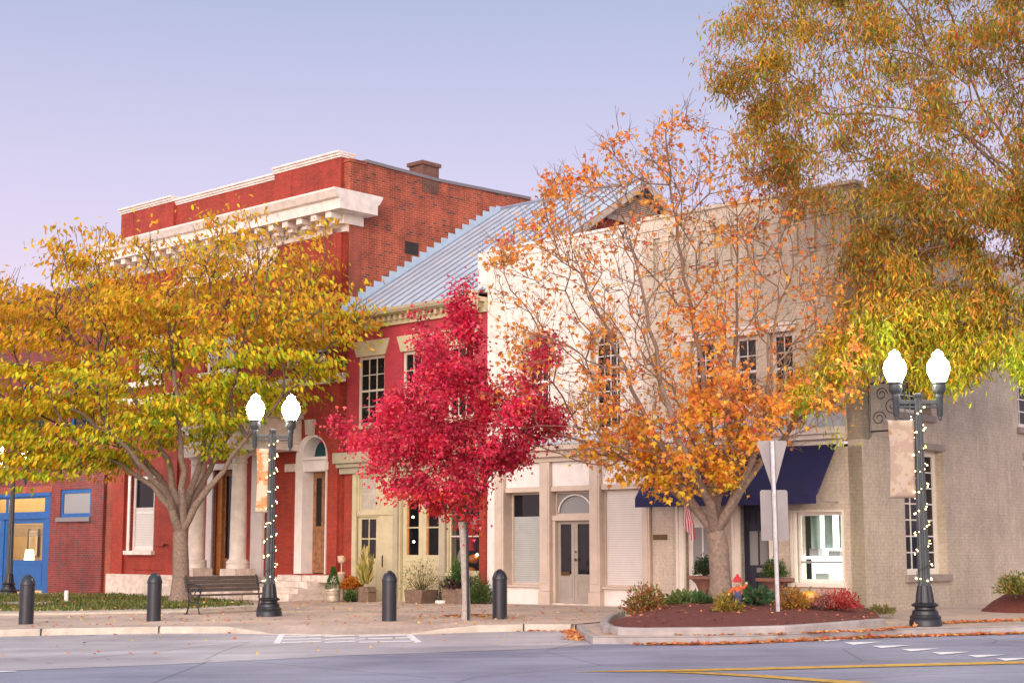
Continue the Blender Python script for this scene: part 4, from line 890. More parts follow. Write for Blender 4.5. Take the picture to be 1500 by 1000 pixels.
# ---------------------------------------------------------------- bollards
M['bollard'] = plain('blue black bollard paint', (.020,.023,.032), .32, .3, 5, bmp=.1)
proto = None
for k, (px, py, lab) in enumerate(((38,913.5,'bollard before the grass, nearest the blue storefront'),(225,909,'bollard before the bank window and the handrail'),(570,909,'bollard before the olive double shop doors, beyond the hatched bay'),(732,906,'bollard right of the red maple, before the grey blind window'))):
    p = gp(px, py, 0)
    if proto is None:
        t = thing('bollard', 'black '+lab, 'bollard', at(p), 'bollards along the pavement edge'); W = WM[t.name]
        m = MB(W); m.lathe([(.150,0),(.150,.80)], n=40, flute=20, fl_amp=.012); obj('post', m, M['bollard'], t, smooth=True)
        m = MB(W); m.lathe([(.158,.80),(.162,.82),(.158,.84),(.150,.87),(.128,.93),(.092,.98),(.05,1.005),(.045,1.02),(.001,1.03)], n=24); obj('cap', m, M['bollard'], t, smooth=True); proto = t
    else:
        t = proto.copy(); COL.objects.link(t); t.matrix_world = at(p); WM[t.name] = at(p); t['label'] = 'black '+lab
        for ch in list(proto.children): c = ch.copy(); COL.objects.link(c); c.parent = t
# ---------------------------------------------------------------- bench
p0 = gp(291, 900, 0); ang = math.atan2(.7295, .684); BL = 2.05
t = thing('park_bench', 'slatted wooden bench with curled black iron ends beside the lamp', 'bench', at(p0, ang)); W = WM[t.name]; W = W @ Matrix.Diagonal((1,1,1.0,1))
def slats(lst):
    m = MB(W)
    for (y, z, dy, dz) in lst: m.add([(-.05,y,z),(BL+.05,y,z),(BL+.05,y+dy,z+dz),(-.05,y+dy,z+dz)]+[(-.05,y+.025*dz/.07-.0,z-.03*abs(dy)/.07),(BL+.05,y+.025*dz/.07,z-.03*abs(dy)/.07),(BL+.05,y+dy+.025*dz/.07,z+dz-.03*abs(dy)/.07),(-.05,y+dy+.025*dz/.07,z+dz-.03*abs(dy)/.07)], [(0,1,2,3),(4,7,6,5),(0,4,5,1),(1,5,6,2),(2,6,7,3),(3,7,4,0)])
    return m
obj('seat', slats([(-.02+k*.088, .45+.003*abs(k-2), .075, .0) for k in range(5)]), M['slat'], t); obj('backrest', slats([(.44+.03*k, .52+.092*k, .024, .078) for k in range(4)]), M['slat'], t)
for x in (.0, BL):
    m = MB(W); f = lambda pts, r=.018: m.tube([(x,y,z) for y, z in pts], r, 7)
    f([(-.06,.0),(-.02,.03),(.02,.14),(.05,.24),(.03,.36),(-.02,.43)]); f([(.50,0),(.47,.04),(.42,.16),(.40,.28),(.42,.42),(.47,.62),(.56,.90)]); f([(-.03,.435),(.42,.435)]); f([(.05,.24),(.14,.30),(.25,.27),(.36,.30),(.40,.28)],.014)
    f([(.50,.68),(.35,.70),(.15,.685),(.02,.67),(-.06,.62),(-.07,.55),(-.02,.52),(.03,.56),(.0,.60)]); f([(.0,.44),(-.06,.50),(-.07,.55)],.014); f([(.20,.44),(.15,.52),(.20,.60),(.28,.58),(.27,.50)],.012)
    m.box(x-.03,x+.03,-.1,-.03,0,.02); m.box(x-.03,x+.03,.45,.55,0,.02); obj('end_frame', m, M['iron'], t, smooth=True)
# ---------------------------------------------------------------- give-way sign seen from behind
p = gp(1140, 908, .06); top = yp(1131.5, 646, p.y); SH = top.z-p.z; SW = p.y/2250
t = thing('road_sign', 'back of triangular give way sign and rectangular plate on galvanized post', 'sign', at(p)); lean = Matrix.Shear('XZ', 4, (0,0)) if False else Matrix.Identity(4)
W = WM[t.name]; T_ = Matrix(((1,0,-.012,0),(0,1,0,0),(0,0,1,0),(0,0,0,1))); W = W @ T_
m = MB(W); m.box(-.045,.045,-.012,-.006,0,SH); m.box(-.022,.022,-.04,-.012,0,SH); m.box(-.045,-.038,-.012,.01,0,SH); m.box(.038,.045,-.012,.01,0,SH)
obj('post', m, M['galv'], t)
m = MB(W); tw_, zb_ = .265, SH-.88
m.plate([(-tw_,SH+.01),(-tw_-.02,SH-.03),(-.03,zb_),(0,zb_-.02),(.03,zb_),(tw_+.02,SH-.03),(tw_,SH+.01)], .012, .016); obj('triangle_plate', m, M['signback'], t)
m = MB(W); z1_ = zb_-.04; m.plate([(-.25,z1_-.95),(.23,z1_-.95),(.26,z1_-.92),(.26,z1_-.03),(.23,z1_),(-.23,z1_),(-.26,z1_-.03),(-.26,z1_-.92)], .012, .016); obj('plate', m, M['signback'], t)
m = MB(W)
for z in (SH-.12, SH-.6, z1_-.12, z1_-.82): m = MB(W); m.lathe([(.012,0),(.012,.02)], (0,-.05,z), 6); obj('bolt', m, M['galv'], t)
# ---------------------------------------------------------------- flag hanging beside the white door
u0, z1 = fp(1001, 724, -1.04)
t = thing('flag', 'red and white striped flag hanging from the awning front beside the white door', 'flag', at(FM @ Vector((u0, -1.04, z1-.9)), FA))
m = FB(); m.tube([(u0+.10,-.96,z1-.10),(u0-.02,-1.10,z1+.03)], .012, 8); obj('flag_pole', m, M['wood'], t, smooth=True)
m = FB(); m.mi = 0; nx, nz = 26, 18
for j in range(nz+1):
    for i in range(nx+1):
        g = j/nz; s = i/nx; m.v.append(FM @ Vector((u0+(.02+.30*s)*(.30+.70*min(1,g*1.5))+.02*math.sin(9*s+3*g), -1.05-.055*math.sin(8*s+2*g)*(.3+.7*g), z1-(.70+.34*math.sin(1.9*s))*g)))
for j in range(nz):
    for i in range(nx): a = j*(nx+1)+i; m.f.append([a,a+1,a+nx+2,a+nx+1]); m.m.append((i//2) % 2)
M['flagwhite'] = plain('flag white', (.78,.70,.68), .85, .1, 8); M['flagred'] = plain('flag red', (.55,.03,.07), .85, .15, 8)
obj('flag_cloth', m, [M['flagred'], M['flagwhite']], t, smooth=True)
# ---------------------------------------------------------------- handrail, white marker post, iron bracket
pa = gp(214, 866, 0); pb = FM @ Vector((U(252,800), -.3, 0)); m = MB(); zt = yp(214,818,pa.y).z; zq = Z(252,797)
m.tube([(pa.x,pa.y,gz(pa.x)),(pa.x,pa.y,zt),(pb.x,pb.y,zq),(pb.x+.05,pb.y+.3,zq)], .022, 8); tag(obj('handrail', m, M['iron'], smooth=True), 'thin black iron handrail rising to the bank door', 'handrail')
p = gp(97, 883, .03); m = MB(); m.lathe([(.062,0),(.062,.34),(.05,.36),(.001,.365)], p, 14); tag(obj('marker_post', m, M['white'], smooth=True), 'short white round post standing in the grass', 'post')
M['bracket'] = M['iron']
m = FB(); v0_, zb_ = sp(1277,632,.03); v1_, zt_ = sp(1301,566,.03); 
lo_ = lambda pts, r=.014: m.tube([(.05+ (0 if True else 0),)+q for q in pts], r, 6)
L_ = .85; z0_, z1_ = zb_, zt_
def br(pts, r=.014): m.tube([(x+.02, -.0+y_, z) for x, y_, z in pts], r, 6)
for z in (z0_, z1_): br([(0,.35,z),(L_,.35,z)], .02)
br([(.0,.35,z0_-.12),(.0,.35,z1_+.12)], .022); br([(L_,.35,z0_),(L_,.35,z1_)], .016)
for cx, cz, r0, sg in ((.22,z0_+.28,.17,1),(.55,z0_+.55,.2,-1),(.3,z1_-.25,.15,1),(.66,z1_-.2,.12,-1)):
    br([(cx+(r0*(1-k/26))*math.cos(sg*k*.5), .35, cz+(r0*(1-k/26))*math.sin(sg*k*.5)) for k in range(20)], .011)
tag(obj('sign_bracket', m, M['iron'], smooth=True), 'scrolled black iron bracket on the tan wall near the corner', 'bracket')
# ---------------------------------------------------------------- scarecrow
p = gp(1081, 886, .34); W = at(p, R(-10)) @ Matrix.Scale(.64,4); t = thing('scarecrow', 'small scarecrow figure in red hat, orange shirt and blue overalls', 'scarecrow', W)
m = MB(W); m.lathe([(.06,.0),(.10,.05),(.11,.20),(.12,.30)], n=14); m.box(-.09,.09,-.125,-.10,.28,.42); m.tube([(-.07,-.11,.42),(-.09,0,.52)],.016,6); m.tube([(.07,-.11,.42),(.09,0,.52)],.016,6); obj('overalls', m, M['denim'], t, smooth=True)
M['oshirt'] = plain('orange plaid shirt', (.62,.12,.03), .9, .4, 30)
m = MB(W); m.lathe([(.115,.28),(.13,.40),(.10,.52),(.04,.56)], n=14); m.tube([(-.10,0,.49),(-.18,-.03,.44),(-.24,-.06,.36)],[.05,.045,.05],8); m.tube([(.10,0,.49),(.19,-.03,.52),(.25,-.05,.60)],[.05,.045,.05],8); obj('shirt', m, M['oshirt'], t, smooth=True)
m = MB(W); m.ball((0,-.01,.65), .115, 14, 10); m.ball((-.26,-.07,.32), .045); m.ball((.26,-.06,.64), .045); m.ball((0,-.125,.645), .02); obj('head', m, M['skin'], t, smooth=True)
m = MB(W); m.ball((-.04,-.115,.68), .014); m.ball((.04,-.115,.68), .014); m.tube([(-.04,-.115,.61),(0,-.122,.60),(.04,-.115,.61)], .006, 5); obj('face_mark', m, M['dark'], t)
m = MB(W); m.lathe([(.21,.70),(.20,.715),(.12,.735),(.11,.76),(.10,.81),(.05,.84),(.035,.90),(.001,.92)], n=16); obj('hat', m, M['red'], t, smooth=True)
# pumpkin in the bed
p = gp(1186, 884, .33); m = MB(); n = 32; m.lathe([(.04,.0),(.15,.03),(.20,.12),(.17,.22),(.07,.25)], p, 40, flute=10, fl_amp=.05); m.mi = 1; m.tube([p+Vector((0,0,.24)), p+Vector((.01,0,.30)), p+Vector((.04,0,.33))], .02, 6)
M['ypump'] = plain('yellow pumpkin skin', (.72,.42,.06), .45, .15, 5); M['stem'] = plain('dry stem', (.16,.13,.06), .8)
tag(obj('pumpkin', m, [M['ypump'], M['stem']], smooth=True), 'yellow pumpkin on the mulch under the lit shop window', 'pumpkin')
# console planters beside the doors
def console(px, py, label, flip):
    u, z = fp(px, py, -.35); W = FM @ Matrix.Translation((u, -.35, 0)); t = thing('console_planter', label, 'planter', W, 'console planters by the shop doors'); q = MB(W)
    zg = Z(px, 890)
    q.box(-.36,.36,-.22,.34,z-.08,z); obj('top_slab', q, M['terra'], t, bevel=.015)
    q = MB(W); q.lathe([(.16,zg),(.17,zg+.06),(.14,zg+.1),(.15,z-.35),(.22,z-.18),(.32,z-.083)], n=20); obj('pedestal', q, M['terra'], t, smooth=True)
    return t, u, z
console(1033, 843, 'terracotta console under a clipped ball shrub by the white door', 0); console(1134, 846, 'terracotta console under a green shrub by the navy door', 1)
# ---------------------------------------------------------------- pots and boxes before the shopfront
def pot_things():
    p = fpos(487.5, -1.35); m = MB(); m.lathe([(.16,0),(.19,.03),(.20,.15),(.195,.17),(.205,.19),(.20,.30),(.215,.32),(.21,.36),(.18,.36),(.17,.31)], p, 20, cap=True); M['tinpot'] = plain('ribbed tin pot', (.50,.42,.33), .45, .3, 9, metal=.4); tag(obj('tin_pot', m, M['tinpot'], smooth=True), 'ribbed pale tin pot holding a small conifer by the stone steps', 'pot')
    p = fpos(515, -0.85); m = MB(); m.lathe([(.13,0),(.2,.05),(.24,.25),(.25,.34),(.22,.34)], p, 18); M['olivepot'] = plain('mossy pot', (.16,.17,.08), .7, .4, 9); tag(obj('mum_pot', m, M['olivepot'], smooth=True), 'mossy round pot under the orange chrysanthemum', 'pot')
    p = fpos(538, -0.85); W = at(p, FA); m = MB(W); m.box(-.20,.20,-.16,.16,0,.28); m.plate([(-.23,.283),(.23,.283),(.16,.42),(-.16,.42)], -.16, .16); tag(obj('wooden_crate', m, M['planterbox'], bevel=.012), 'weathered wooden crate holding tall yellow stalks', 'crate')
    p = fpos(617, -0.75); W = at(p, FA); m = MB(W); m.plate([(-.30,0),(.30,0),(.36,.36),(-.36,.36)], -.30, .30); tag(obj('planter_box', m, M['planterbox'], bevel=.012), 'square wooden planter of feathery shrub before the double doors', 'planter')
    p = fpos(672, -0.55); W = at(p, FA); m = MB(W); m.plate([(-.40,0),(.40,0),(.44,.40),(-.44,.40)], -.22, .22); tag(obj('planter_box', m, M['planterbox'], bevel=.012), 'grey planter box of purple plants below the display window', 'planter')
    p = fpos(646.5, -0.75); m = MB(); m.lathe([(.15,0),(.17,.02),(.17,.07),(.14,.09),(.001,.09)], p, 14); tag(obj('white_bowl', m, M['white'], smooth=True), 'small white bowl on the pavement between the planters', 'bowl')
    p = FM @ Vector((U(500,846,-.5), -.5, ad_[2]-.015)); m = MB(at(p, FA)); m.lathe([(.09,0),(.12,.05),(.10,.1)], n=12); m.tube([(0,0,.1),(0,0,.35)], .02, 6); m.ball((0,0,.45), .12); m.ball((-.1,-.03,.52), .04); m.ball((.1,-.03,.52), .04); tag(obj('autumn_figurine', m, M['skin'], smooth=True), 'small straw figurine on the steps behind the chrysanthemum', 'figurine')
    p = gp(477, 871, 0)
pot_things()
# stake of the red maple
p = gp(686, 908, 0); q = yp(684, 764, p.y); m = MB(); m.tube([p, (q.x,q.y,q.z)], .028, 8); tag(obj('tree_stake', m, M['iron'], smooth=True), 'dark metal stake beside the thin red maple trunk', 'stake')
# ---------------------------------------------------------------- foliage engine (numpy)
def raw_mesh(name, V, F3, mat, parent=None, origin=None, tint=None, smooth=False, F4=None):
    mw = WM[parent.name] if parent is not None else Matrix.Translation(Vector(origin))
    inv = np.array(mw.inverted()); V = V @ inv[:3,:3].T + inv[:3,3]
    me = bpy.data.meshes.new(name); nf = len(F3); k = F3.shape[1]
    me.vertices.add(len(V)); me.vertices.foreach_set('co', V.astype(np.float32).ravel())
    me.loops.add(nf*k); me.loops.foreach_set('vertex_index', F3.astype(np.int32).ravel())
    me.polygons.add(nf); me.polygons.foreach_set('loop_start', np.arange(0, nf*k, k, dtype=np.int32))
    me.update(calc_edges=True)
    if tint is not None:
        at_ = me.attributes.new('tint', 'FLOAT_COLOR', 'POINT'); c = np.ones((len(V),4), np.float32); c[:,:3] = tint; at_.data.foreach_set('color', c.ravel())
    if smooth: me.polygons.foreach_set('use_smooth', np.ones(nf, bool))
    me.materials.append(mat); o = bpy.data.objects.new(name, me); _link(o, parent, mw); return o
LEAF = {
 'oval': (np.array([(0,0,0),(.21,.35,.05),(.18,.7,.02),(0,1,-.08),(-.18,.7,.02),(-.21,.35,.05)],float), [(0,1,2),(0,2,3),(0,3,4),(0,4,5)]),
 'needle': (np.array([(0,0,0),(.12,.45,.03),(0,1,-.06),(-.12,.45,.03)],float), [(0,1,2),(0,2,3)]),
 'maple': (np.array([(0,0,0),(.30,.10,.02),(.50,.42,-.05),(.20,.45,.03),(0,1,-.1),(-.20,.45,.03),(-.50,.42,-.05),(-.30,.10,.02)],float), [(0,1,2),(0,2,3),(0,3,4),(0,4,5),(0,5,6),(0,6,7)]),
}
def leaves(name, P, D, size, tint, kind, mat, parent=None, origin=None, roll=.6, rg=rng):
    n = len(P); T, tri = LEAF[kind]; tri = np.array(tri)
    D = D/np.linalg.norm(D,axis=1,keepdims=True); up = rg.normal(0, roll, (n,3))+np.array([0,-.35,1.0])
    X = np.cross(D, up); X /= np.linalg.norm(X,axis=1,keepdims=True)+1e-9; Nn = np.cross(X, D)
    s = (size*np.ones(n))[:,None,None]
    V = P[:,None,:]+s*(T[None,:,0,None]*X[:,None,:]+T[None,:,1,None]*D[:,None,:]+T[None,:,2,None]*Nn[:,None,:])
    k = len(T); F = (np.arange(n)[:,None,None]*k+tri[None]).reshape(-1,3)
    return raw_mesh(name, V.reshape(-1,3), F, mat, parent, origin, np.repeat(tint, k, axis=0))
def tubes(name, A, B, ra, rb, mat, parent, origin=None):
    Vs, Fs, off = [], [], 0
    for lo, hi, k in ((0,.012,3),(.012,.05,5),(.05,9,11)):
        s = (ra >= lo) & (ra < hi); n = int(s.sum())
        if not n: continue
        a, b, r0, r1 = A[s], B[s], ra[s], rb[s]; d = b-a; L = np.linalg.norm(d,axis=1,keepdims=True)+1e-9; d = d/L; a = a-d*np.minimum(.35*r0[:,None], .3*L)
        ref = np.where(np.abs(d[:,2:3])<.9, np.array([[0,0,1.]]), np.array([[1.,0,0]])); x = np.cross(d, ref); x /= np.linalg.norm(x,axis=1,keepdims=True); y = np.cross(d, x)
        t = 2*np.pi*np.arange(k)/k; ring = np.cos(t)[None,:,None]*x[:,None,:]+np.sin(t)[None,:,None]*y[:,None,:]
        V = np.concatenate([a[:,None,:]+r0[:,None,None]*ring, b[:,None,:]+r1[:,None,None]*ring], axis=1).reshape(-1,3)
        base = off+np.arange(n)[:,None]*2*k; j = np.arange(k); jn = (j+1)%k
        Fs.append(np.stack([base+j, base+jn, base+k+jn, base+k+j], axis=2).reshape(-1,4)); Vs.append(V); off += len(V)
    return raw_mesh(name, np.concatenate(Vs), np.concatenate(Fs), mat, parent, origin, smooth=True)
def in_poly(P, poly):
    x, y = P[:,0], P[:,1]; c = np.zeros(len(P), bool); n = len(poly)
    for i in range(n):
        x0, y0 = poly[i]; x1, y1 = poly[(i+1)%n]
        if y0 != y1: c ^= ((y0 > y) != (y1 > y)) & (x < (x1-x0)*(y-y0)/(y1-y0)+x0)
    return c
def edge_d(P, poly):
    d = np.full(len(P), 1e9); n = len(poly)
    for i in range(n):
        a, b = np.array(poly[i],float), np.array(poly[(i+1)%n],float); ab = b-a
        t = np.clip(((P-a)@ab)/(ab@ab+1e-9),0,1); d = np.minimum(d, np.linalg.norm(P-(a+t[:,None]*ab),axis=1))
    return d
def volume_points(poly, Y0, thick, n, rg, maxd=90, dmin=0):
    # fill a crown: its outline gives the size at depth Y0, its roundness the depth
    xs = [p[0] for p in poly]; ys = [p[1] for p in poly]; out = np.zeros((0,2))
    while len(out) < n:
        q = np.stack([rg.uniform(min(xs),max(xs),n*2), rg.uniform(min(ys),max(ys),n*2)],1); q = q[in_poly(q, poly)]; out = np.concatenate([out,q])
    out = out[:n]; ed = edge_d(out, poly); out = out[ed > dmin]; ed = ed[ed > dmin]; n = len(out); e = np.clip(ed/maxd,0,1); h = thick*np.sqrt(1-(1-e)**2)+.12
    Y = Y0+h*rg.uniform(-1,1,n)
    P = np.array([tuple(yp(x,y,Y0)) for x,y in out]); P[:,1] = Y
    return P, out
class Tree:
    soft = False
    def __init__(s): s.P = []; s.par = []; s.pl = []; s.fix = []; s.fl = []
    def node(s, p, par, r=None):
        p = np.array(p,float); s.P.append(p); s.par.append(par); s.pl.append(0 if par < 0 else s.pl[par]+np.linalg.norm(p-s.P[par])); s.fix.append(r); s.fl.append(s.soft); return len(s.P)-1
    def limb(s, pts, par, r0=None, r1=None, jit=.0, rg=rng, step=.35):
        prev = s.P[par] if par >= 0 else None; k = par; tot = len(pts)
        for i, p in enumerate(pts):
            p = np.array(p,float)
            if prev is None: k = s.node(p, -1, r0); prev = p; continue
            n = max(1,int(np.linalg.norm(p-prev)/step))
            for j in range(1,n+1):
                f = (i+j/n)/tot; q = prev+(p-prev)*j/n+rg.normal(0,jit,3)*(j < n); k = s.node(q, k, None if r0 is None else r0+(r1-r0)*f)
            prev = p
        return k
    def grow(s, targets, w=.35, step=.3, rg=rng, start=0, wig=.05, up=.0, minz=None):
        o = np.array(s.P[start]); order = np.argsort(np.linalg.norm(targets-o,axis=1)+rg.normal(0,.4,len(targets))); tips = []
        cap = len(s.P)+len(targets)*12; A = np.zeros((cap,3)); Lp = np.zeros(cap); D = np.zeros((cap,3)); n = len(s.P)
        A[:n] = s.P; Lp[:n] = s.pl
        for i in range(n):
            if s.par[i] >= 0: d = s.P[i]-s.P[s.par[i]]; D[i] = d/(np.linalg.norm(d)+1e-9)
        for ti in order:
            t = targets[ti]; v = t-A[:n]; dist = np.linalg.norm(v,axis=1)+1e-6; cosv = (v*D[:n]).sum(1)/dist
            cost = dist*(1+.9*np.clip(.55-cosv,0,2))+w*Lp[:n]; cost[:start] += 1e6
            k = int(np.argmin(cost)); p = A[k].copy(); d0 = D[k]; dd = dist[k]; m = max(1,int(dd/step))
            c1 = p+d0*dd*.35+np.array([0,0,up*dd])
            for j in range(1,m+1):
                f = j/m; q = (1-f)**2*p+2*f*(1-f)*c1+f*f*t+(rg.normal(0,wig*step,3) if j < m else 0)
                k2 = s.node(q, k); A[n] = q; Lp[n] = s.pl[k2]; dv = q-A[k]; D[n] = dv/(np.linalg.norm(dv)+1e-9); n += 1; k = k2
                if n >= cap-1: break
            tips.append(k)
            if n >= cap-40: break
        return tips
    def twigs(s, tips, n, L, up, rg, sub=2):
        out = []
        for k in tips:
            d0 = np.array(s.P[k])-s.P[s.par[k]]; d0 = d0/(np.linalg.norm(d0)+1e-9)
            for _ in range(rg.integers(1,n+1)):
                d = d0+rg.normal(0,.55,3)+np.array([0,0,up]); d /= np.linalg.norm(d); l = L*rg.uniform(.5,1.3); q = s.node(s.P[k]+d*l*.5, k); d2 = d+rg.normal(0,.22,3)+np.array([0,0,up*.4]); q2 = s.node(s.P[q]+d2*l*.5, q); out.append(q2)
                for _ in range(rg.integers(0,sub+1)): d3 = d+rg.normal(0,.6,3)+np.array([0,0,up*.5]); s.node(s.P[q]+d3/np.linalg.norm(d3)*l*.4, q)
        return out
    def build(s, mat, parent, bm_=None, tip_r=.006, expo=2.35, maxr=None):
        n = len(s.P); P = np.array(s.P); par = np.array(s.par); r = np.zeros(n); acc = np.zeros(n)
        for i in range(n-1,-1,-1):
            r[i] = max(tip_r, acc[i]**(1/expo))
            if s.fix[i] is not None: r[i] = max(r[i]*(1 if s.fl[i] else 0), s.fix[i])
            if par[i] >= 0: acc[par[i]] += r[i]**expo
        m = par >= 0; A = P[par[m]]; B = P[m]; rb = r[m]; ra = np.minimum(r[par[m]], rb*1.35+.003)
        s.r = r; k = rb > .045; tubes('branch', A[~k], B[~k], ra[~k], rb[~k], bm_ or M['bark_dark'], parent); return tubes('trunk', A[k], B[k], ra[k], rb[k], mat, parent)
def pal(n, cols, w, rg, jit=.18):
    c = np.array(cols)[rg.choice(len(cols), n, p=np.array(w)/sum(w))]; return np.clip(c*(1+rg.normal(0,jit,(n,1)))*(1+rg.normal(0,.05,(n,3))),.004,.9)
def unit(v): return v/(np.linalg.norm(v,axis=1,keepdims=True)+1e-9)
def clump(P, f, lo, seed, rg):
    a = np.sin(P[:,0]*f+seed)*np.sin(P[:,1]*f*.9+seed*2.1)+np.sin(P[:,2]*f*1.25+seed*.7+P[:,0]*f*.5); return rg.random(len(P)) < np.where(a > -.1, 1, lo)
PPX = lambda *pts: [tuple(p) for p in pts]
M['bark_mid'] = plain('mid brown bark', (.22,.14,.10), .9, .3, 14)
# ---------------------------------------------------------------- 1: golden zelkova by the bank
rg = np.random.default_rng(101); Y0 = 43.0
b0 = yp(265, 874, Y0); b0.z = gz(b0.x)-.02
t = thing('street_tree', 'wide golden tree with forked grey trunk in the grass before the bank', 'tree', at(b0), 'autumn street trees')
T = Tree(); W3 = lambda x, y, Y=Y0: tuple(yp(x, y, Y))
root = T.limb([(b0.x,b0.y,b0.z-.1),(b0.x,b0.y,b0.z+.25),W3(265,820),W3(264,778)], -1, .30, .20)
T.fix[0] = .44; T.fix[1] = .33; T.soft = True
LM = [((252,745,Y0-.3),(238,715,Y0-.8),(215,690,Y0-1.3),(180,650,Y0-2),(110,600,Y0-2.6)), ((262,735,Y0+.2),(250,690,Y0+.4),(228,640,Y0+.5),(190,570,Y0+.8),(130,500,Y0+1)), ((268,738,Y0-.2),(270,690,Y0-.5),(262,630,Y0-.9),(255,540,Y0-1),(245,440,Y0-1)),
  ((275,730,Y0+.3),(290,690,Y0+.6),(300,640,Y0+.8),(320,560,Y0+1),(330,450,Y0+1)), ((285,742,Y0),(305,715,Y0-.2),(328,690,Y0-.3),(350,655,Y0-.8),(400,600,Y0-1.4)), ((278,735,Y0+.5),(300,700,Y0+1),(322,660,Y0+1.6),(370,580,Y0+2),(430,500,Y0+2.3)), ((258,740,Y0+.6),(235,700,Y0+1.2),(200,660,Y0+1.8),(120,630,Y0+2.5),(50,590,Y0+2.7)),((250,742,Y0-.2),(225,712,Y0+.1),(190,690,Y0+.3),(140,660,Y0+.5))]
for l in LM: T.limb([W3(*q) for q in l], root, .125, .035, .03, rg)
T.soft = False
poly = PPX((-90,450),(-20,428),(20,425),(45,432),(70,440),(76,380),(110,375),(140,360),(170,352),(205,350),(260,355),(330,345),(365,340),(395,350),(420,372),(470,372),(500,368),(505,395),(495,425),(525,425),(520,450),(558,480),(552,500),(505,520),(515,540),(480,562),(468,585),(430,600),(385,620),(362,655),(330,672),(290,668),(240,660),(215,680),(165,688),(120,720),(90,716),(60,692),(20,690),(-90,720))
tg, pxs = volume_points(poly, Y0, 3.4, 680, rg, 120, 14)
tg = np.concatenate([tg, np.array([W3(x+rg.normal(0,7),y+rg.normal(0,7),41.6+rg.normal(0,.4)) for x in (-15,5,25,45,65) for y in (645,662,680,692)])]); pxs = np.zeros((len(tg),2)); lim = np.array([(FMI @ Vector(p)).y < -.4 for p in tg]); tg = tg[lim]; pxs = pxs[lim]
tips = T.grow(tg, .30, .35, rg, root, .10, .12)
P = np.array(T.P); nz0 = len(T.P)
# thin bare shoots above the crown
sh = [(145,295),(165,330),(60,375),(110,365),(75,345),(135,345),(305,330),(230,320),(280,335),(190,340),(350,330),(25,400)]
topt = [k for k in tips if T.P[k][2] > 7.2]; tips = tips+T.twigs(topt, 2, .75, .9, rg, 1)[::2]
trunk = T.build(M['bark'], t, None, .0075, 2.25)
base = np.array([T.P[i] for i in tips]); nl = 66; wv = np.clip(rg.lognormal(-.25,.75,len(base)),.08,3); nl = np.maximum(3,(nl*wv).astype(int)); C = np.repeat(base, nl, 0); N_ = len(C)
axis = unit(np.repeat(unit(base-np.array(W3(265,720)))+rg.normal(0,.35,(len(base),3)), nl, 0)*np.array([1,1,.25])); along = rg.uniform(-.5,.4,N_)[:,None]
C = C+axis*along+rg.normal(0,1,(N_,3))*np.array([.31,.31,.05]); D = axis*.55+rg.normal(0,.45,(N_,3))+np.array([0,0,-1.0])
zrel = np.clip((C[:,2]-2.2)/7.5,0,1); xrel = np.clip((C[:,0]+15)/11,0,1)
a = pal(N_, [(.72,.38,.02),(.76,.53,.026),(.70,.24,.016),(.62,.58,.026)], [2.5,4,1.4,3.4], rg); g = pal(N_, [(.60,.59,.026),(.40,.51,.028),(.17,.30,.022),(.68,.54,.026)], [3.5,3,1.6,2], rg); br_ = pal(N_, [(.70,.34,.03),(.58,.36,.04),(.76,.40,.03)], [1,1,1], rg)
cl = np.repeat(rg.normal(0,.16,len(base)), nl); mixg = np.clip((xrel*.9+(.55-zrel)*1.1)+cl,0,1)[:,None] > rg.random((N_,1)); tint = np.where(mixg, g, a); tint = np.where((zrel[:,None] > .62) & (rg.random((N_,1)) < .6), br_, tint)
pos_ok = np.array([(FMI @ Vector(c)).y < -.06 for c in C]); keep = pos_ok & (rg.random(N_) < np.where(zrel > .8,.45,.95))
leaves('crown', C[keep], D[keep], rg.uniform(.12,.215,keep.sum()), tint[keep], 'oval', M['leaf'], t, roll=.8, rg=rg)
# ---------------------------------------------------------------- 2: red maple
rg = np.random.default_rng(202); Y0 = 31.8
b0 = yp(683, 905, Y0); b0.z = gz(b0.x)
t = thing('street_tree', 'small crimson maple with thin pale trunk in a round mulch pit', 'tree', at(b0), 'autumn street trees'); T = Tree(); W3 = lambda x, y, Y=Y0: tuple(yp(x, y, Y))
root = T.limb([(b0.x,b0.y,b0.z-.05),W3(683,880),W3(681,830),W3(678,775),W3(676,764)], -1, .092, .075); T.fix[0] = .12
for l in (((660,748,Y0),(640,728,Y0-.1),(610,700,Y0-.3),(560,650,Y0-.5)), ((680,735,Y0),(682,690,Y0),(680,600,Y0),(678,500,Y0),(678,415,Y0)), ((690,745,Y0+.1),(705,715,Y0+.2),(735,660,Y0+.3),(770,590,Y0+.3),(798,505,Y0+.2)), ((672,735,Y0+.2),(660,690,Y0+.5),(640,620,Y0+.7),(615,540,Y0+.6),(612,470,Y0+.3)), ((686,738,Y0-.3),(700,690,Y0-.7),(720,640,Y0-.9))): T.limb([W3(*q) for q in l], root, None, None, .02, rg)
poly = PPX((690,782),(668,765),(645,760),(615,735),(580,738),(562,722),(556,700),(528,690),(535,668),(503,652),(493,625),(498,606),(530,612),(552,600),(562,575),(590,572),(582,548),(606,540),(600,505),(612,480),(600,458),(618,450),(640,476),(658,462),(668,440),(676,402),(684,404),(688,440),(694,475),(712,500),(706,535),(735,555),(755,530),(768,505),(795,486),(815,490),(806,525),(792,565),(818,605),(812,640),(778,652),(790,682),(745,688),(715,702),(712,750),(706,780))
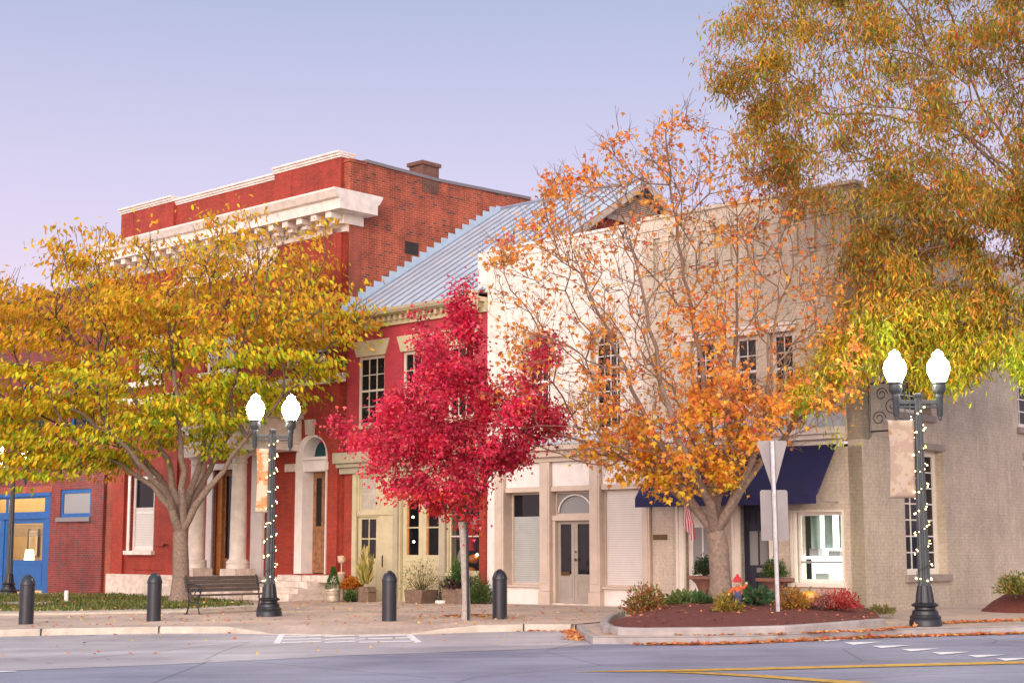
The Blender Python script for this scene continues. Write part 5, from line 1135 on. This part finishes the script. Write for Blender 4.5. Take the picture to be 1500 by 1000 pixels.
tg, pxs = volume_points(poly, Y0, 1.35, 520, rg, 80, 8); tg = np.concatenate([tg]+[np.array([W3(x+rg.normal(0,s_),y,Y0+rg.normal(0,.12)) for y in np.linspace(y0,y1,k)]) for x,y0,y1,k,s_ in ((678,408,470,9,3),(609,462,500,5,4),(803,492,530,6,5),(811,600,640,5,4),(500,612,636,5,4))]); tips = T.grow(tg[clump(tg,3.4,.5,1.0,rg)], .3, .25, rg, root, .08, .1)
trunk = T.build(M['bark_pale'], t, None, .0045, 2.3)
base = np.array([T.P[i] for i in tips]); nl = 95; wv = np.clip(rg.lognormal(-.3,.8,len(base)),.08,2.6); nl = np.maximum(3,(nl*wv).astype(int)); C = np.repeat(base, nl, 0)+rg.normal(0,1,(int(nl.sum()),3))*np.array([.145,.145,.12]); N_ = len(C)
out = unit(C-np.array(W3(682,640))); D = out*.5+rg.normal(0,.5,(N_,3))+np.array([0,0,-.55])
cl = np.repeat(rg.normal(0,.25,(len(base),1)), nl, 0)
tint = pal(N_, [(.64,.024,.08),(.76,.06,.13),(.46,.012,.045),(.74,.08,.08),(.80,.18,.18)], [4.5,3.5,2,1.5,1.2], rg)*(1+np.clip(cl,-.5,.5))
low = (C[:,2] < 2.6)[:,None] & (rg.random((N_,1)) < .5); tint = np.where(low, pal(N_, [(.62,.05,.035),(.60,.10,.03)], [3,1], rg), tint)
leaves('crown', C, D, rg.uniform(.05,.10,N_), np.clip(tint,.004,.9), 'maple', M['leaf'], t, roll=.9, rg=rg)
# ---------------------------------------------------------------- 3: half bare orange maple
rg = np.random.default_rng(303); Y0 = 31.6
b0 = yp(1056, 884, Y0)
t = thing('street_tree', 'half bare orange maple with stout forked trunk in the mulch bed', 'tree', at(b0), 'autumn street trees'); T = Tree(); W3 = lambda x, y, Y=Y0: tuple(yp(x, y, Y))
root = T.limb([(b0.x,b0.y,b0.z-.25),W3(1055,850),W3(1052,800),W3(1047,778)], -1, .24, .20); T.fix[0] = .34; T.fix[1] = .28; T.soft = True
LM = [((1025,752,Y0),(1005,722,Y0-.1),(985,690,Y0-.3),(960,640,Y0-.4),(925,570,Y0-.6),(890,480,Y0-.8),(850,400,Y0-.9)), ((1045,735,Y0+.3),(1042,700,Y0+.4),(1040,640,Y0+.5),(1030,540,Y0+.5),(1010,430,Y0+.4),(985,300,Y0+.3),(975,190,Y0+.3)), ((1066,748,Y0-.2),(1080,718,Y0-.3),(1100,680,Y0-.5),(1120,620,Y0-.6),(1125,520,Y0-.7),(1140,420,Y0-.7)),
  ((1040,738,Y0-.4),(1015,690,Y0-.9),(990,640,Y0-1.2),(965,540,Y0-1.4),(940,420,Y0-1.4),(905,300,Y0-1.3)), ((1072,742,Y0+.4),(1105,690,Y0+.8),(1150,640,Y0+1),(1190,600,Y0+1),(1240,560,Y0+1)), ((1050,735,Y0+.6),(1060,680,Y0+1),(1075,580,Y0+1.2),(1080,460,Y0+1.2),(1080,320,Y0+1)), ((1018,745,Y0+.3),(960,700,Y0+.7),(880,650,Y0+1),(800,640,Y0+1))]
for l in LM: T.limb([W3(*q) for q in l], root, .11, .012, .03, rg)
T.soft = False
pA = PPX((1050,730),(985,720),(930,690),(860,680),(770,650),(720,600),(735,520),(720,440),(715,370),(770,320),(770,270),(840,250),(880,230),(900,185),(940,230),(970,170),(1000,170),(1040,200),(1080,210),(1120,260),(1200,290),(1240,380),(1250,470),(1275,540),(1240,600),(1180,640),(1110,690))
tgA, pxA = volume_points(pA, Y0, 2.3, 1250, rg, 130)
pB = PPX((1055,712),(1030,700),(1010,735),(985,738),(960,715),(940,700),(925,715),(905,690),(870,680),(850,660),(900,640),(935,615),(985,600),(1010,560),(1050,545),(1080,570),(1130,575),(1170,545),(1210,535),(1245,545),(1230,575),(1200,610),(1160,620),(1130,640),(1110,665),(1085,715))
tgB, pxB = volume_points(pB, Y0-.3, 1.9, 300, rg, 60)
ok = np.array([(FMI @ Vector(p)).y < -.25 for p in tgA]); tgA = tgA[ok]; pxA = pxA[ok]; ok = np.array([(FMI @ Vector(p)).y < -1.1 or p[2] > 3.6 and (FMI @ Vector(p)).y < -.2 for p in tgB]); tgB = tgB[ok]
tipsA = T.grow(tgA, .22, .28, rg, root, .12, .12); tipsB = T.grow(tgB, .3, .28, rg, root, .1, .1)
T.twigs(tipsA, 2, .5, .45, rg); trunk = T.build(M['bark'], t, M['bark_mid'], .0034, 2.75)
blobs = [(800,290,45,1),(840,262,40,1),(900,215,45,.6),(985,195,45,.55),(1050,225,40,.5),(960,245,40,.25),(770,350,40,.8),(735,365,40,.8),(760,545,40,.9),(800,470,40,.3),(880,500,50,.6),(1000,470,45,.7),(1050,480,50,.9),(1010,555,60,.9),(1130,350,50,.25),(1180,330,50,.25),(980,300,50,.5),(1160,420,50,.35),(740,500,40,.8),(870,560,40,.6),(900,610,60,.7),(1240,420,50,.35),(1240,540,50,.9),(1100,300,55,.5),(940,330,50,.45),(860,380,45,.4),(1060,380,50,.45),(1200,480,50,.5),(680+100,420,45,.4),(1080,600,60,.9),(720,580,30,.7)]
dens = np.full(len(tgA), .03)
for x, y, r_, d_ in blobs: dens = np.maximum(dens, d_*np.exp(-((pxA[:,0]-x)**2+(pxA[:,1]-y)**2)/(r_*r_)*1.1))
tpos = np.array([T.P[i] for i in tipsA]); od = np.argsort(np.linalg.norm(tgA-np.array(T.P[root]),axis=1))
import itertools
from_t = tpos; dn = np.array([dens[np.argmin(((tgA-p)**2).sum(1))] for p in tpos])
cnt = np.round(dn**1.3*25).astype(int)+(rg.random(len(dn)) < .25); C1 = np.repeat(tpos, cnt, 0); pB_ = np.array([T.P[i] for i in tipsB]); C2 = np.repeat(pB_, np.clip(15*rg.lognormal(-.35,.95,len(pB_)),0,90).astype(int), 0)
C = np.concatenate([C1,C2])+np.concatenate([rg.normal(0,.12,C1.shape), rg.normal(0,.14,C2.shape)*np.array([1,1,.7])]); N_ = len(C)
D = rg.normal(0,.55,(N_,3))+np.array([0,0,-.6]); zr = np.clip((C[:,2]-1.8)/3,0,1)[:,None]
tint = pal(N_, [(.80,.31,.05),(.84,.42,.09),(.78,.23,.06),(.68,.13,.07)], [4,3,2.2,.5], rg); yel = pal(N_, [(.76,.46,.03),(.78,.36,.025),(.58,.48,.04)], [3,3,1.2], rg)
tint = np.where(rg.random((N_,1)) > zr*1.0+.05, yel, tint)
leaves('crown', C, D, rg.uniform(.075,.14,N_), tint, 'maple', M['leaf'], t, roll=.9, rg=rg)
# ---------------------------------------------------------------- 4: willow oak at the right edge
rg = np.random.default_rng(404); Y0 = 29.8
b0 = gp(1590, 897, 0); b0 = yp(1590, 860, 30.6); b0.z = gz(b0.x)+.1
t = thing('street_tree', 'huge rusty green willow oak overhanging the corner from the right edge', 'tree', at(b0), 'autumn street trees'); T = Tree(); W3 = lambda x, y, Y=Y0: tuple(yp(x, y, Y))
root = T.limb([(b0.x,b0.y,b0.z-.3),W3(1585,700,30.6),W3(1570,500,30.4),W3(1545,360,30.2),W3(1520,300,30.1)], -1, .42, .30)
for l in (((1470,240,Y0),(1415,200,Y0-.2),(1395,160,Y0-.4),(1370,100,Y0-.6),(1330,20,Y0-1)), ((1480,220,Y0+.6),(1440,160,Y0+.8),(1400,60,Y0+1),(1380,-60,Y0+1)), ((1450,290,Y0-.5),(1390,285,Y0-.8),(1300,300,Y0-1),(1230,330,Y0-1.2)), ((1400,180,Y0-1),(1330,160,Y0-1.4),(1230,160,Y0-1.6),(1120,140,Y0-1.6)), ((1420,200,Y0-.8),(1380,180,Y0-1),(1300,170,Y0-.4),(1200,165,Y0),(1080,120,Y0)), ((1500,330,Y0-.8),(1440,380,Y0-1.6),(1370,420,Y0-2),(1290,470,Y0-2.2)), ((1560,380,Y0+.2),(1620,280,Y0),(1680,160,Y0)), ((1520,280,Y0-1.2),(1500,180,Y0-2),(1460,60,Y0-2.4))): T.limb([W3(*q) for q in l], root, None, None, .05, rg, .4)
pA = PPX((1008,82),(1040,45),(1075,20),(1085,-30),(1120,-110),(1400,-160),(1640,-160),(1640,330),(1560,420),(1520,330),(1470,335),(1460,380),(1420,330),(1370,350),(1300,330),(1230,340),(1180,300),(1160,262),(1100,250),(1050,215),(1120,150),(1070,120),(1015,105))
pB = PPX((1210,350),(1240,330),(1300,320),(1400,340),(1460,380),(1470,430),(1480,480),(1455,525),(1425,540),(1390,572),(1350,560),(1320,520),(1265,545),(1235,580),(1240,640),(1225,655),(1205,600),(1165,600),(1150,570),(1175,530),(1200,480),(1235,440),(1225,390))
pC = PPX((1455,290),(1520,260),(1640,280),(1640,540),(1560,540),(1500,545),(1480,500),(1505,430),(1490,350))
def clipb(P): q = np.array([tuple(FMI @ Vector(p)) for p in P]); return ~((q[:,0] < .45) & (q[:,1] > -.35) & (P[:,2] < 10.2))
tg1, x1 = volume_points(pA, Y0, 3.4, 900, rg, 170, 10); tg2, x2 = volume_points(pB, Y0+1.7, 1.5, 330, rg, 80, 8); tg3, x3 = volume_points(pC, Y0+.2, 2, 170, rg, 80)
tg = np.concatenate([tg1,tg2,tg3]); tg = tg[clipb(tg)]; tg = tg[clump(tg,1.7,.22,.4,rg) | ((tg[:,2] < 9) & (rg.random(len(tg)) < .6))]
tips = T.grow(tg, .25, .35, rg, root, .12, .05); trunk = T.build(M['bark'], t, M['bark_mid'], .006, 2.4)
base = np.array([T.P[i] for i in tips]); nl = 150; wv = np.clip(rg.lognormal(-.3,.8,len(base)),.06,3); nl = np.maximum(3,(nl*wv).astype(int)); C = np.repeat(base, nl, 0)+rg.normal(0,1,(int(nl.sum()),3))*np.array([.19,.19,.15]); N_ = len(C)
C[:,2] -= np.abs(rg.normal(0,.12,N_)); D = rg.normal(0,.5,(N_,3))+np.array([0,0,-.8]); zr = np.clip((C[:,2]-3.2)/5.0,0,1)[:,None]
rust = pal(N_, [(.60,.27,.045),(.62,.37,.055),(.42,.34,.055),(.25,.29,.05),(.66,.23,.035),(.60,.07,.05)], [3,2.2,2.8,3.4,1.4,.25], rg); gold = pal(N_, [(.78,.54,.04),(.58,.50,.05),(.76,.36,.03)], [2,2,1], rg); lit_lime = pal(N_, [(.42,.56,.04),(.58,.62,.05),(.28,.40,.03)], [3,2.4,1.3], rg)
cl = np.repeat(rg.normal(0,.14,(len(base),1)), nl, 0); h = zr+cl+rg.normal(0,.1,(N_,1)); tint = np.where(h > .62, rust, np.where(h > .40, gold, lit_lime))  # lowest leaves go lime: the lamps' glow put into their colour
ok = clipb(C); leaves('crown', C[ok], D[ok], rg.uniform(.095,.18,ok.sum()), tint[ok], 'needle', M['leaf'], t, roll=.9, rg=rg)
# ---------------------------------------------------------------- shrubs and bedding
def shrub(name, label, cat, p, rx, rz, cols, wts, n, size, kind='oval', seed=1, group=None, stem=True, droop=0.0, shell=.5, flat=1.0, up=.3):
    rg = np.random.default_rng(seed); p = Vector(p); group = group or {'nandina_shrub':'shrubs in the mulch bed','leafy_plant':'leafy plants in the mulch bed','topiary_shrub':'shrubs on the console planters'}.get(name); t = thing(name, label, cat, at(p), group); o = np.array(p)
    d = unit(rg.normal(0,1,(n,3))); d[:,2] = np.abs(d[:,2]); q = rg.random((n,1))**shell; lump = 1+.18*np.sin(d[:,:1]*7+seed)*np.cos(d[:,1:2]*6+d[:,2:]*5)
    C = o+d*q*lump*np.array([rx,rx*flat,rz])+np.array([0,0,.03]); D = d*.8+rg.normal(0,.5,(n,3))+np.array([0,0,up-droop])
    leaves('foliage', C, D, rg.uniform(.7,1.25,n)*size, pal(n, cols, wts, rg), kind, M['leaf'], t, roll=.8, rg=rg)
    if stem:
        k = 22; dd = unit(rg.normal(0,1,(k,3))); dd[:,2] = np.abs(dd[:,2])+.35; B = o+dd*np.array([rx,rx*flat,rz])*.72; A = np.repeat(o[None],k,0)-np.array([0,0,.05]); tubes('stem', A, B, np.full(k,.011), np.full(k,.004), M['bark_dark'], t)
    return t
GRN = [(.07,.13,.03),(.11,.19,.04),(.05,.09,.025)]
def mp_(px, py, h=.22): return gp(px, py, h)
shrub('nandina_shrub','round bronze and green shrub at the left end of the mulch bed','shrub',mp_(946,902,.10),.46,.58,[(.34,.12,.05),(.28,.20,.05),(.16,.20,.04),(.45,.16,.06)],[3,2,3,1.5],1500,.075,seed=21)
shrub('nandina_shrub','yellow green tuft of a shrub before the orange maple trunk','shrub',mp_(1067,897,.2),.30,.36,[(.42,.36,.06),(.48,.26,.05),(.26,.26,.05)],[3,2,2],900,.065,seed=22)
shrub('nandina_shrub','orange green shrub right of the sign post','shrub',mp_(1161,895,.2),.33,.42,[(.46,.24,.05),(.30,.24,.05),(.52,.18,.04)],[3,2,2],900,.07,seed=23)
shrub('nandina_shrub','bright red shrub under the lit shop window beside the corner','shrub',mp_(1233,893,.22),.36,.36,[(.55,.06,.06),(.60,.14,.09),(.40,.05,.05)],[3,2,2],1000,.06,seed=24)
shrub('nandina_shrub','thin pink twigged shrub between pumpkin and red shrub','shrub',mp_(1205,889,.28),.26,.32,[(.56,.24,.19),(.50,.15,.12)],[2,1],330,.055,seed=25)
shrub('leafy_plant','broad leaved pale green plant left of the orange maple','plant',mp_(1000,889,.22),.42,.20,[(.16,.22,.06),(.34,.36,.14),(.12,.16,.05)],[3,2,2],330,.17,seed=26,up=.1)
shrub('leafy_plant','dark green leafy plant touching the orange maple trunk','plant',mp_(1026,888,.24),.26,.2,[(.07,.14,.05),(.11,.19,.06)],[2,1],220,.15,seed=27,up=.1)
shrub('leafy_plant','large dark green leafy plant below the navy door','plant',mp_(1108,889,.24),.36,.27,[(.06,.13,.06),(.10,.18,.08),(.42,.16,.04)],[4,3,.4],420,.19,seed=28,up=.1)
shrub('grass_tuft','low dry grass tuft at the foot of the corner pier','plant',gp(1290,901,.03),.30,.14,[(.22,.22,.07),(.34,.24,.10)],[2,1],420,.10,'needle',seed=29,stem=False)
shrub('round_shrub','small green shrub on the mulch mound at the right edge','shrub',gp(1488,872,.34),.40,.42,[(.16,.20,.04),(.28,.26,.05),(.38,.24,.05)],[3,2,1],1000,.075,seed=30)
u_, z_ = fp(1033,843,-.35); shrub('topiary_shrub','dark clipped ball shrub on the console by the white door','shrub',FM @ Vector((u_,-.35,z_)),.27,.42,[(.035,.07,.025),(.06,.11,.03)],[2,1],1400,.05,seed=31,shell=.35)
u_, z_ = fp(1134,846,-.35); shrub('topiary_shrub','brighter green shrub on the console by the navy door','shrub',FM @ Vector((u_,-.35,z_)),.28,.40,[(.06,.14,.03),(.10,.20,.04),(.45,.15,.03)],[3,2,.25],1000,.06,seed=32)
p = fpos(487.5, -1.35); cz = p.z+.33; rgc = np.random.default_rng(33); n = 900; h = rgc.random(n)**.8; a_ = rgc.uniform(0,6.283,n); rr = (1-h)*.19+.01
tt = thing('dwarf_conifer','small cone shaped conifer in the ribbed pale pot','conifer',at((p.x,p.y,cz)))
C = np.stack([p.x+rr*np.cos(a_), p.y+rr*np.sin(a_), cz+h*.62],1); leaves('foliage', C, np.stack([np.cos(a_)*.6,np.sin(a_)*.6,np.full(n,.8)],1), np.full(n,.075), pal(n,[(.05,.15,.035),(.08,.21,.05)],[1,1],rgc), 'needle', M['leaf'], tt, rg=rgc)
p = fpos(515, -0.85); shrub('chrysanthemum','rounded orange and gold chrysanthemum in the mossy pot','flower',(p.x,p.y,p.z+.34),.33,.30,[(.70,.22,.02),(.62,.30,.04),(.34,.05,.03),(.07,.13,.03)],[4,2,1,.6],1700,.05,'maple',seed=34,shell=.25)
p = fpos(516, -0.85); shrub('small_plant','small green plant standing before the chrysanthemum pot','plant',(p.x-.05,p.y-.30,p.z),.15,.26,GRN,[1,2,1],320,.08,seed=35)
p = fpos(538, -0.85); shrub('tall_stalks','pale yellow stalks standing in the wooden crate','plant',(p.x-.05,p.y,p.z+.42),.13,.8,[(.50,.46,.13),(.56,.44,.20)],[2,1],260,.34,'needle',seed=36,stem=False,up=2.5)
p = fpos(617, -0.75); shrub('feathery_shrub','feathery yellow green shrub in the square wooden planter','shrub',(p.x,p.y,p.z+.34),.66,.78,[(.30,.29,.07),(.44,.34,.10),(.17,.21,.05),(.42,.22,.10)],[3,2,2,1],850,.085,'needle',seed=37,shell=.6)
p = fpos(672, -0.55); shrub('bedding_plant','dark purple and green bedding in the grey planter box','plant',(p.x,p.y,p.z+.38),.52,.30,[(.07,.03,.05),(.10,.16,.05),(.20,.05,.08)],[3,2,1],700,.085,seed=38,flat=.6)
shrub('dwarf_conifer','bright green upright conifer rising from the grey planter box','conifer',(p.x-.05,p.y-.02,p.z+.55),.19,.62,[(.07,.18,.03),(.11,.25,.05)],[1,1],700,.07,seed=39)
p = fpos(703, -0.5); shrub('ivy_shrub','dark green bushy shrub against the red pier','shrub',(p.x,p.y,p.z),.36,.72,GRN,[2,2,1],900,.075,seed=40)
p = fpos(655, -0.6); shrub('low_plant','dark leafed low plant left of the grey planter box','plant',(p.x,p.y+.1,p.z),.28,.5,[(.07,.10,.03),(.12,.08,.05)],[2,1],420,.08,seed=41)
# ---------------------------------------------------------------- grass and fallen leaves
rg = np.random.default_rng(505)
def fill(px_poly, n, dz):
    xs=[p[0] for p in px_poly]; ys=[p[1] for p in px_poly]; g3 = [gp(x,y,dz) for x,y in px_poly]; g2 = [(p.x,p.y) for p in g3]; X=[p[0] for p in g2]; Yv=[p[1] for p in g2]; out=np.zeros((0,2))
    while len(out) < n:
        q = np.stack([rg.uniform(min(X),max(X),n*2), rg.uniform(min(Yv),max(Yv),n*2)],1); out = np.concatenate([out,q[in_poly(q,g2)]])
    return out[:n]
q = fill(gr_px, 16000, .03); nb = len(q); C = np.stack([q[:,0],q[:,1],GS*q[:,0]+.02],1); D = rg.normal(0,.5,(nb,3))*np.array([1,1,.2])+np.array([0,0,1.]); lum = .75+.5*(np.sin(q[:,0]*.9)*np.cos(q[:,1]*1.3)*.5+.5)[:,None]
tag(leaves('grass', C, D, rg.uniform(.06,.17,nb), pal(nb,[(.13,.17,.04),(.20,.21,.06),(.27,.24,.09),(.08,.12,.03)],[3,3,1.5,2],rg)*lum, 'needle', M['leaf'], None, (C[0,0],C[0,1],0), rg=rg), kind='stuff')
def litter(name, pts, cols, wts, smin, smax):
    n = len(pts); D = rg.normal(0,1,(n,3))*np.array([1,1,.12]); D[:,2] += .05; T_ = pal(n, cols, wts, rg)
    return tag(leaves(name, pts, D, rg.uniform(smin,smax,n), T_, 'maple', M['litter'], None, tuple(pts[0]), roll=.25, rg=rg), kind='stuff')
OR_ = [(.52,.15,.05),(.60,.25,.08),(.42,.10,.05),(.60,.38,.12),(.34,.16,.09)]; OW = [3,3,2,1,1]
def along(px, n, sx, sy, dz):
    g = resample([gp(x,y,dz) for x,y in px], .1); i = rg.integers(0,len(g),n); P = np.array([tuple(g[k]) for k in i])+np.stack([rg.normal(0,sx,n),rg.normal(0,sy,n),np.zeros(n)],1); P[:,2] = GS*P[:,0]+dz+rg.uniform(.012,.03,n); return P
drift = np.concatenate([along([(940,944),(1033,944),(1100,942),(1260,934.5),(1380,931),(1500,928)], 1900, .1, .05, RD), along([(1180,927),(1260,925.5),(1330,919)], 260, .1,.05,-.02), along([(1360,914),(1430,911),(1510,908)], 420, .2,.06,-.02), along([(836,922),(842,931),(850,938)], 420, .10,.10, RD), along([(640,924.5),(770,924),(835,924)], 260, .1,.03, RD), along([(880,928),(1040,931),(1150,928.5)], 110, .1,.03,-.018)])
litter('leaf_drift', drift, OR_, OW, .05, .10)
sc_ = fill([(0,903),(280,898),(400,885),(520,878),(700,884),(900,892),(900,906),(836,912),(600,916),(300,916),(0,920)], 560, 0); S1 = np.stack([sc_[:,0],sc_[:,1],GS*sc_[:,0]+rg.uniform(.012,.025,len(sc_))],1)
sc2 = fill([(0,932),(400,925),(836,926),(850,946),(500,958),(0,978)], 70, RD); S2 = np.stack([sc2[:,0],sc2[:,1],GS*sc2[:,0]+RD+.02],1)
sc3 = along([(640,905),(690,902),(740,905)], 160, .3,.25,.01)
gq = fill(gr_px, 260, .1); S4 = np.stack([gq[:,0],gq[:,1],GS*gq[:,0]+.12],1)
litter('fallen_leaves', np.concatenate([S1,S2,sc3,S4]), [(.55,.36,.12),(.56,.22,.07),(.42,.12,.06),(.62,.48,.22)], [3,2,2,1], .05, .10)
mq = fill(mul_px+[(1268,897),(1100,893),(960,892)], 420, .1); mb = bpy.data.objects['mulch_bed']
bpy.context.view_layer.update(); dg = bpy.context.evaluated_depsgraph_get(); pts = []
for x, y in mq:
    hit, loc, nn, i = mb.ray_cast(mb.matrix_world.inverted() @ Vector((x,y,3)), Vector((0,0,-1)))
    if hit: pts.append((loc.x, loc.y, loc.z+.02))
litter('mulch_litter', np.array(pts), [(.40,.14,.08),(.30,.08,.06),(.55,.26,.10),(.14,.04,.03)], [2,3,1,3], .04, .085)
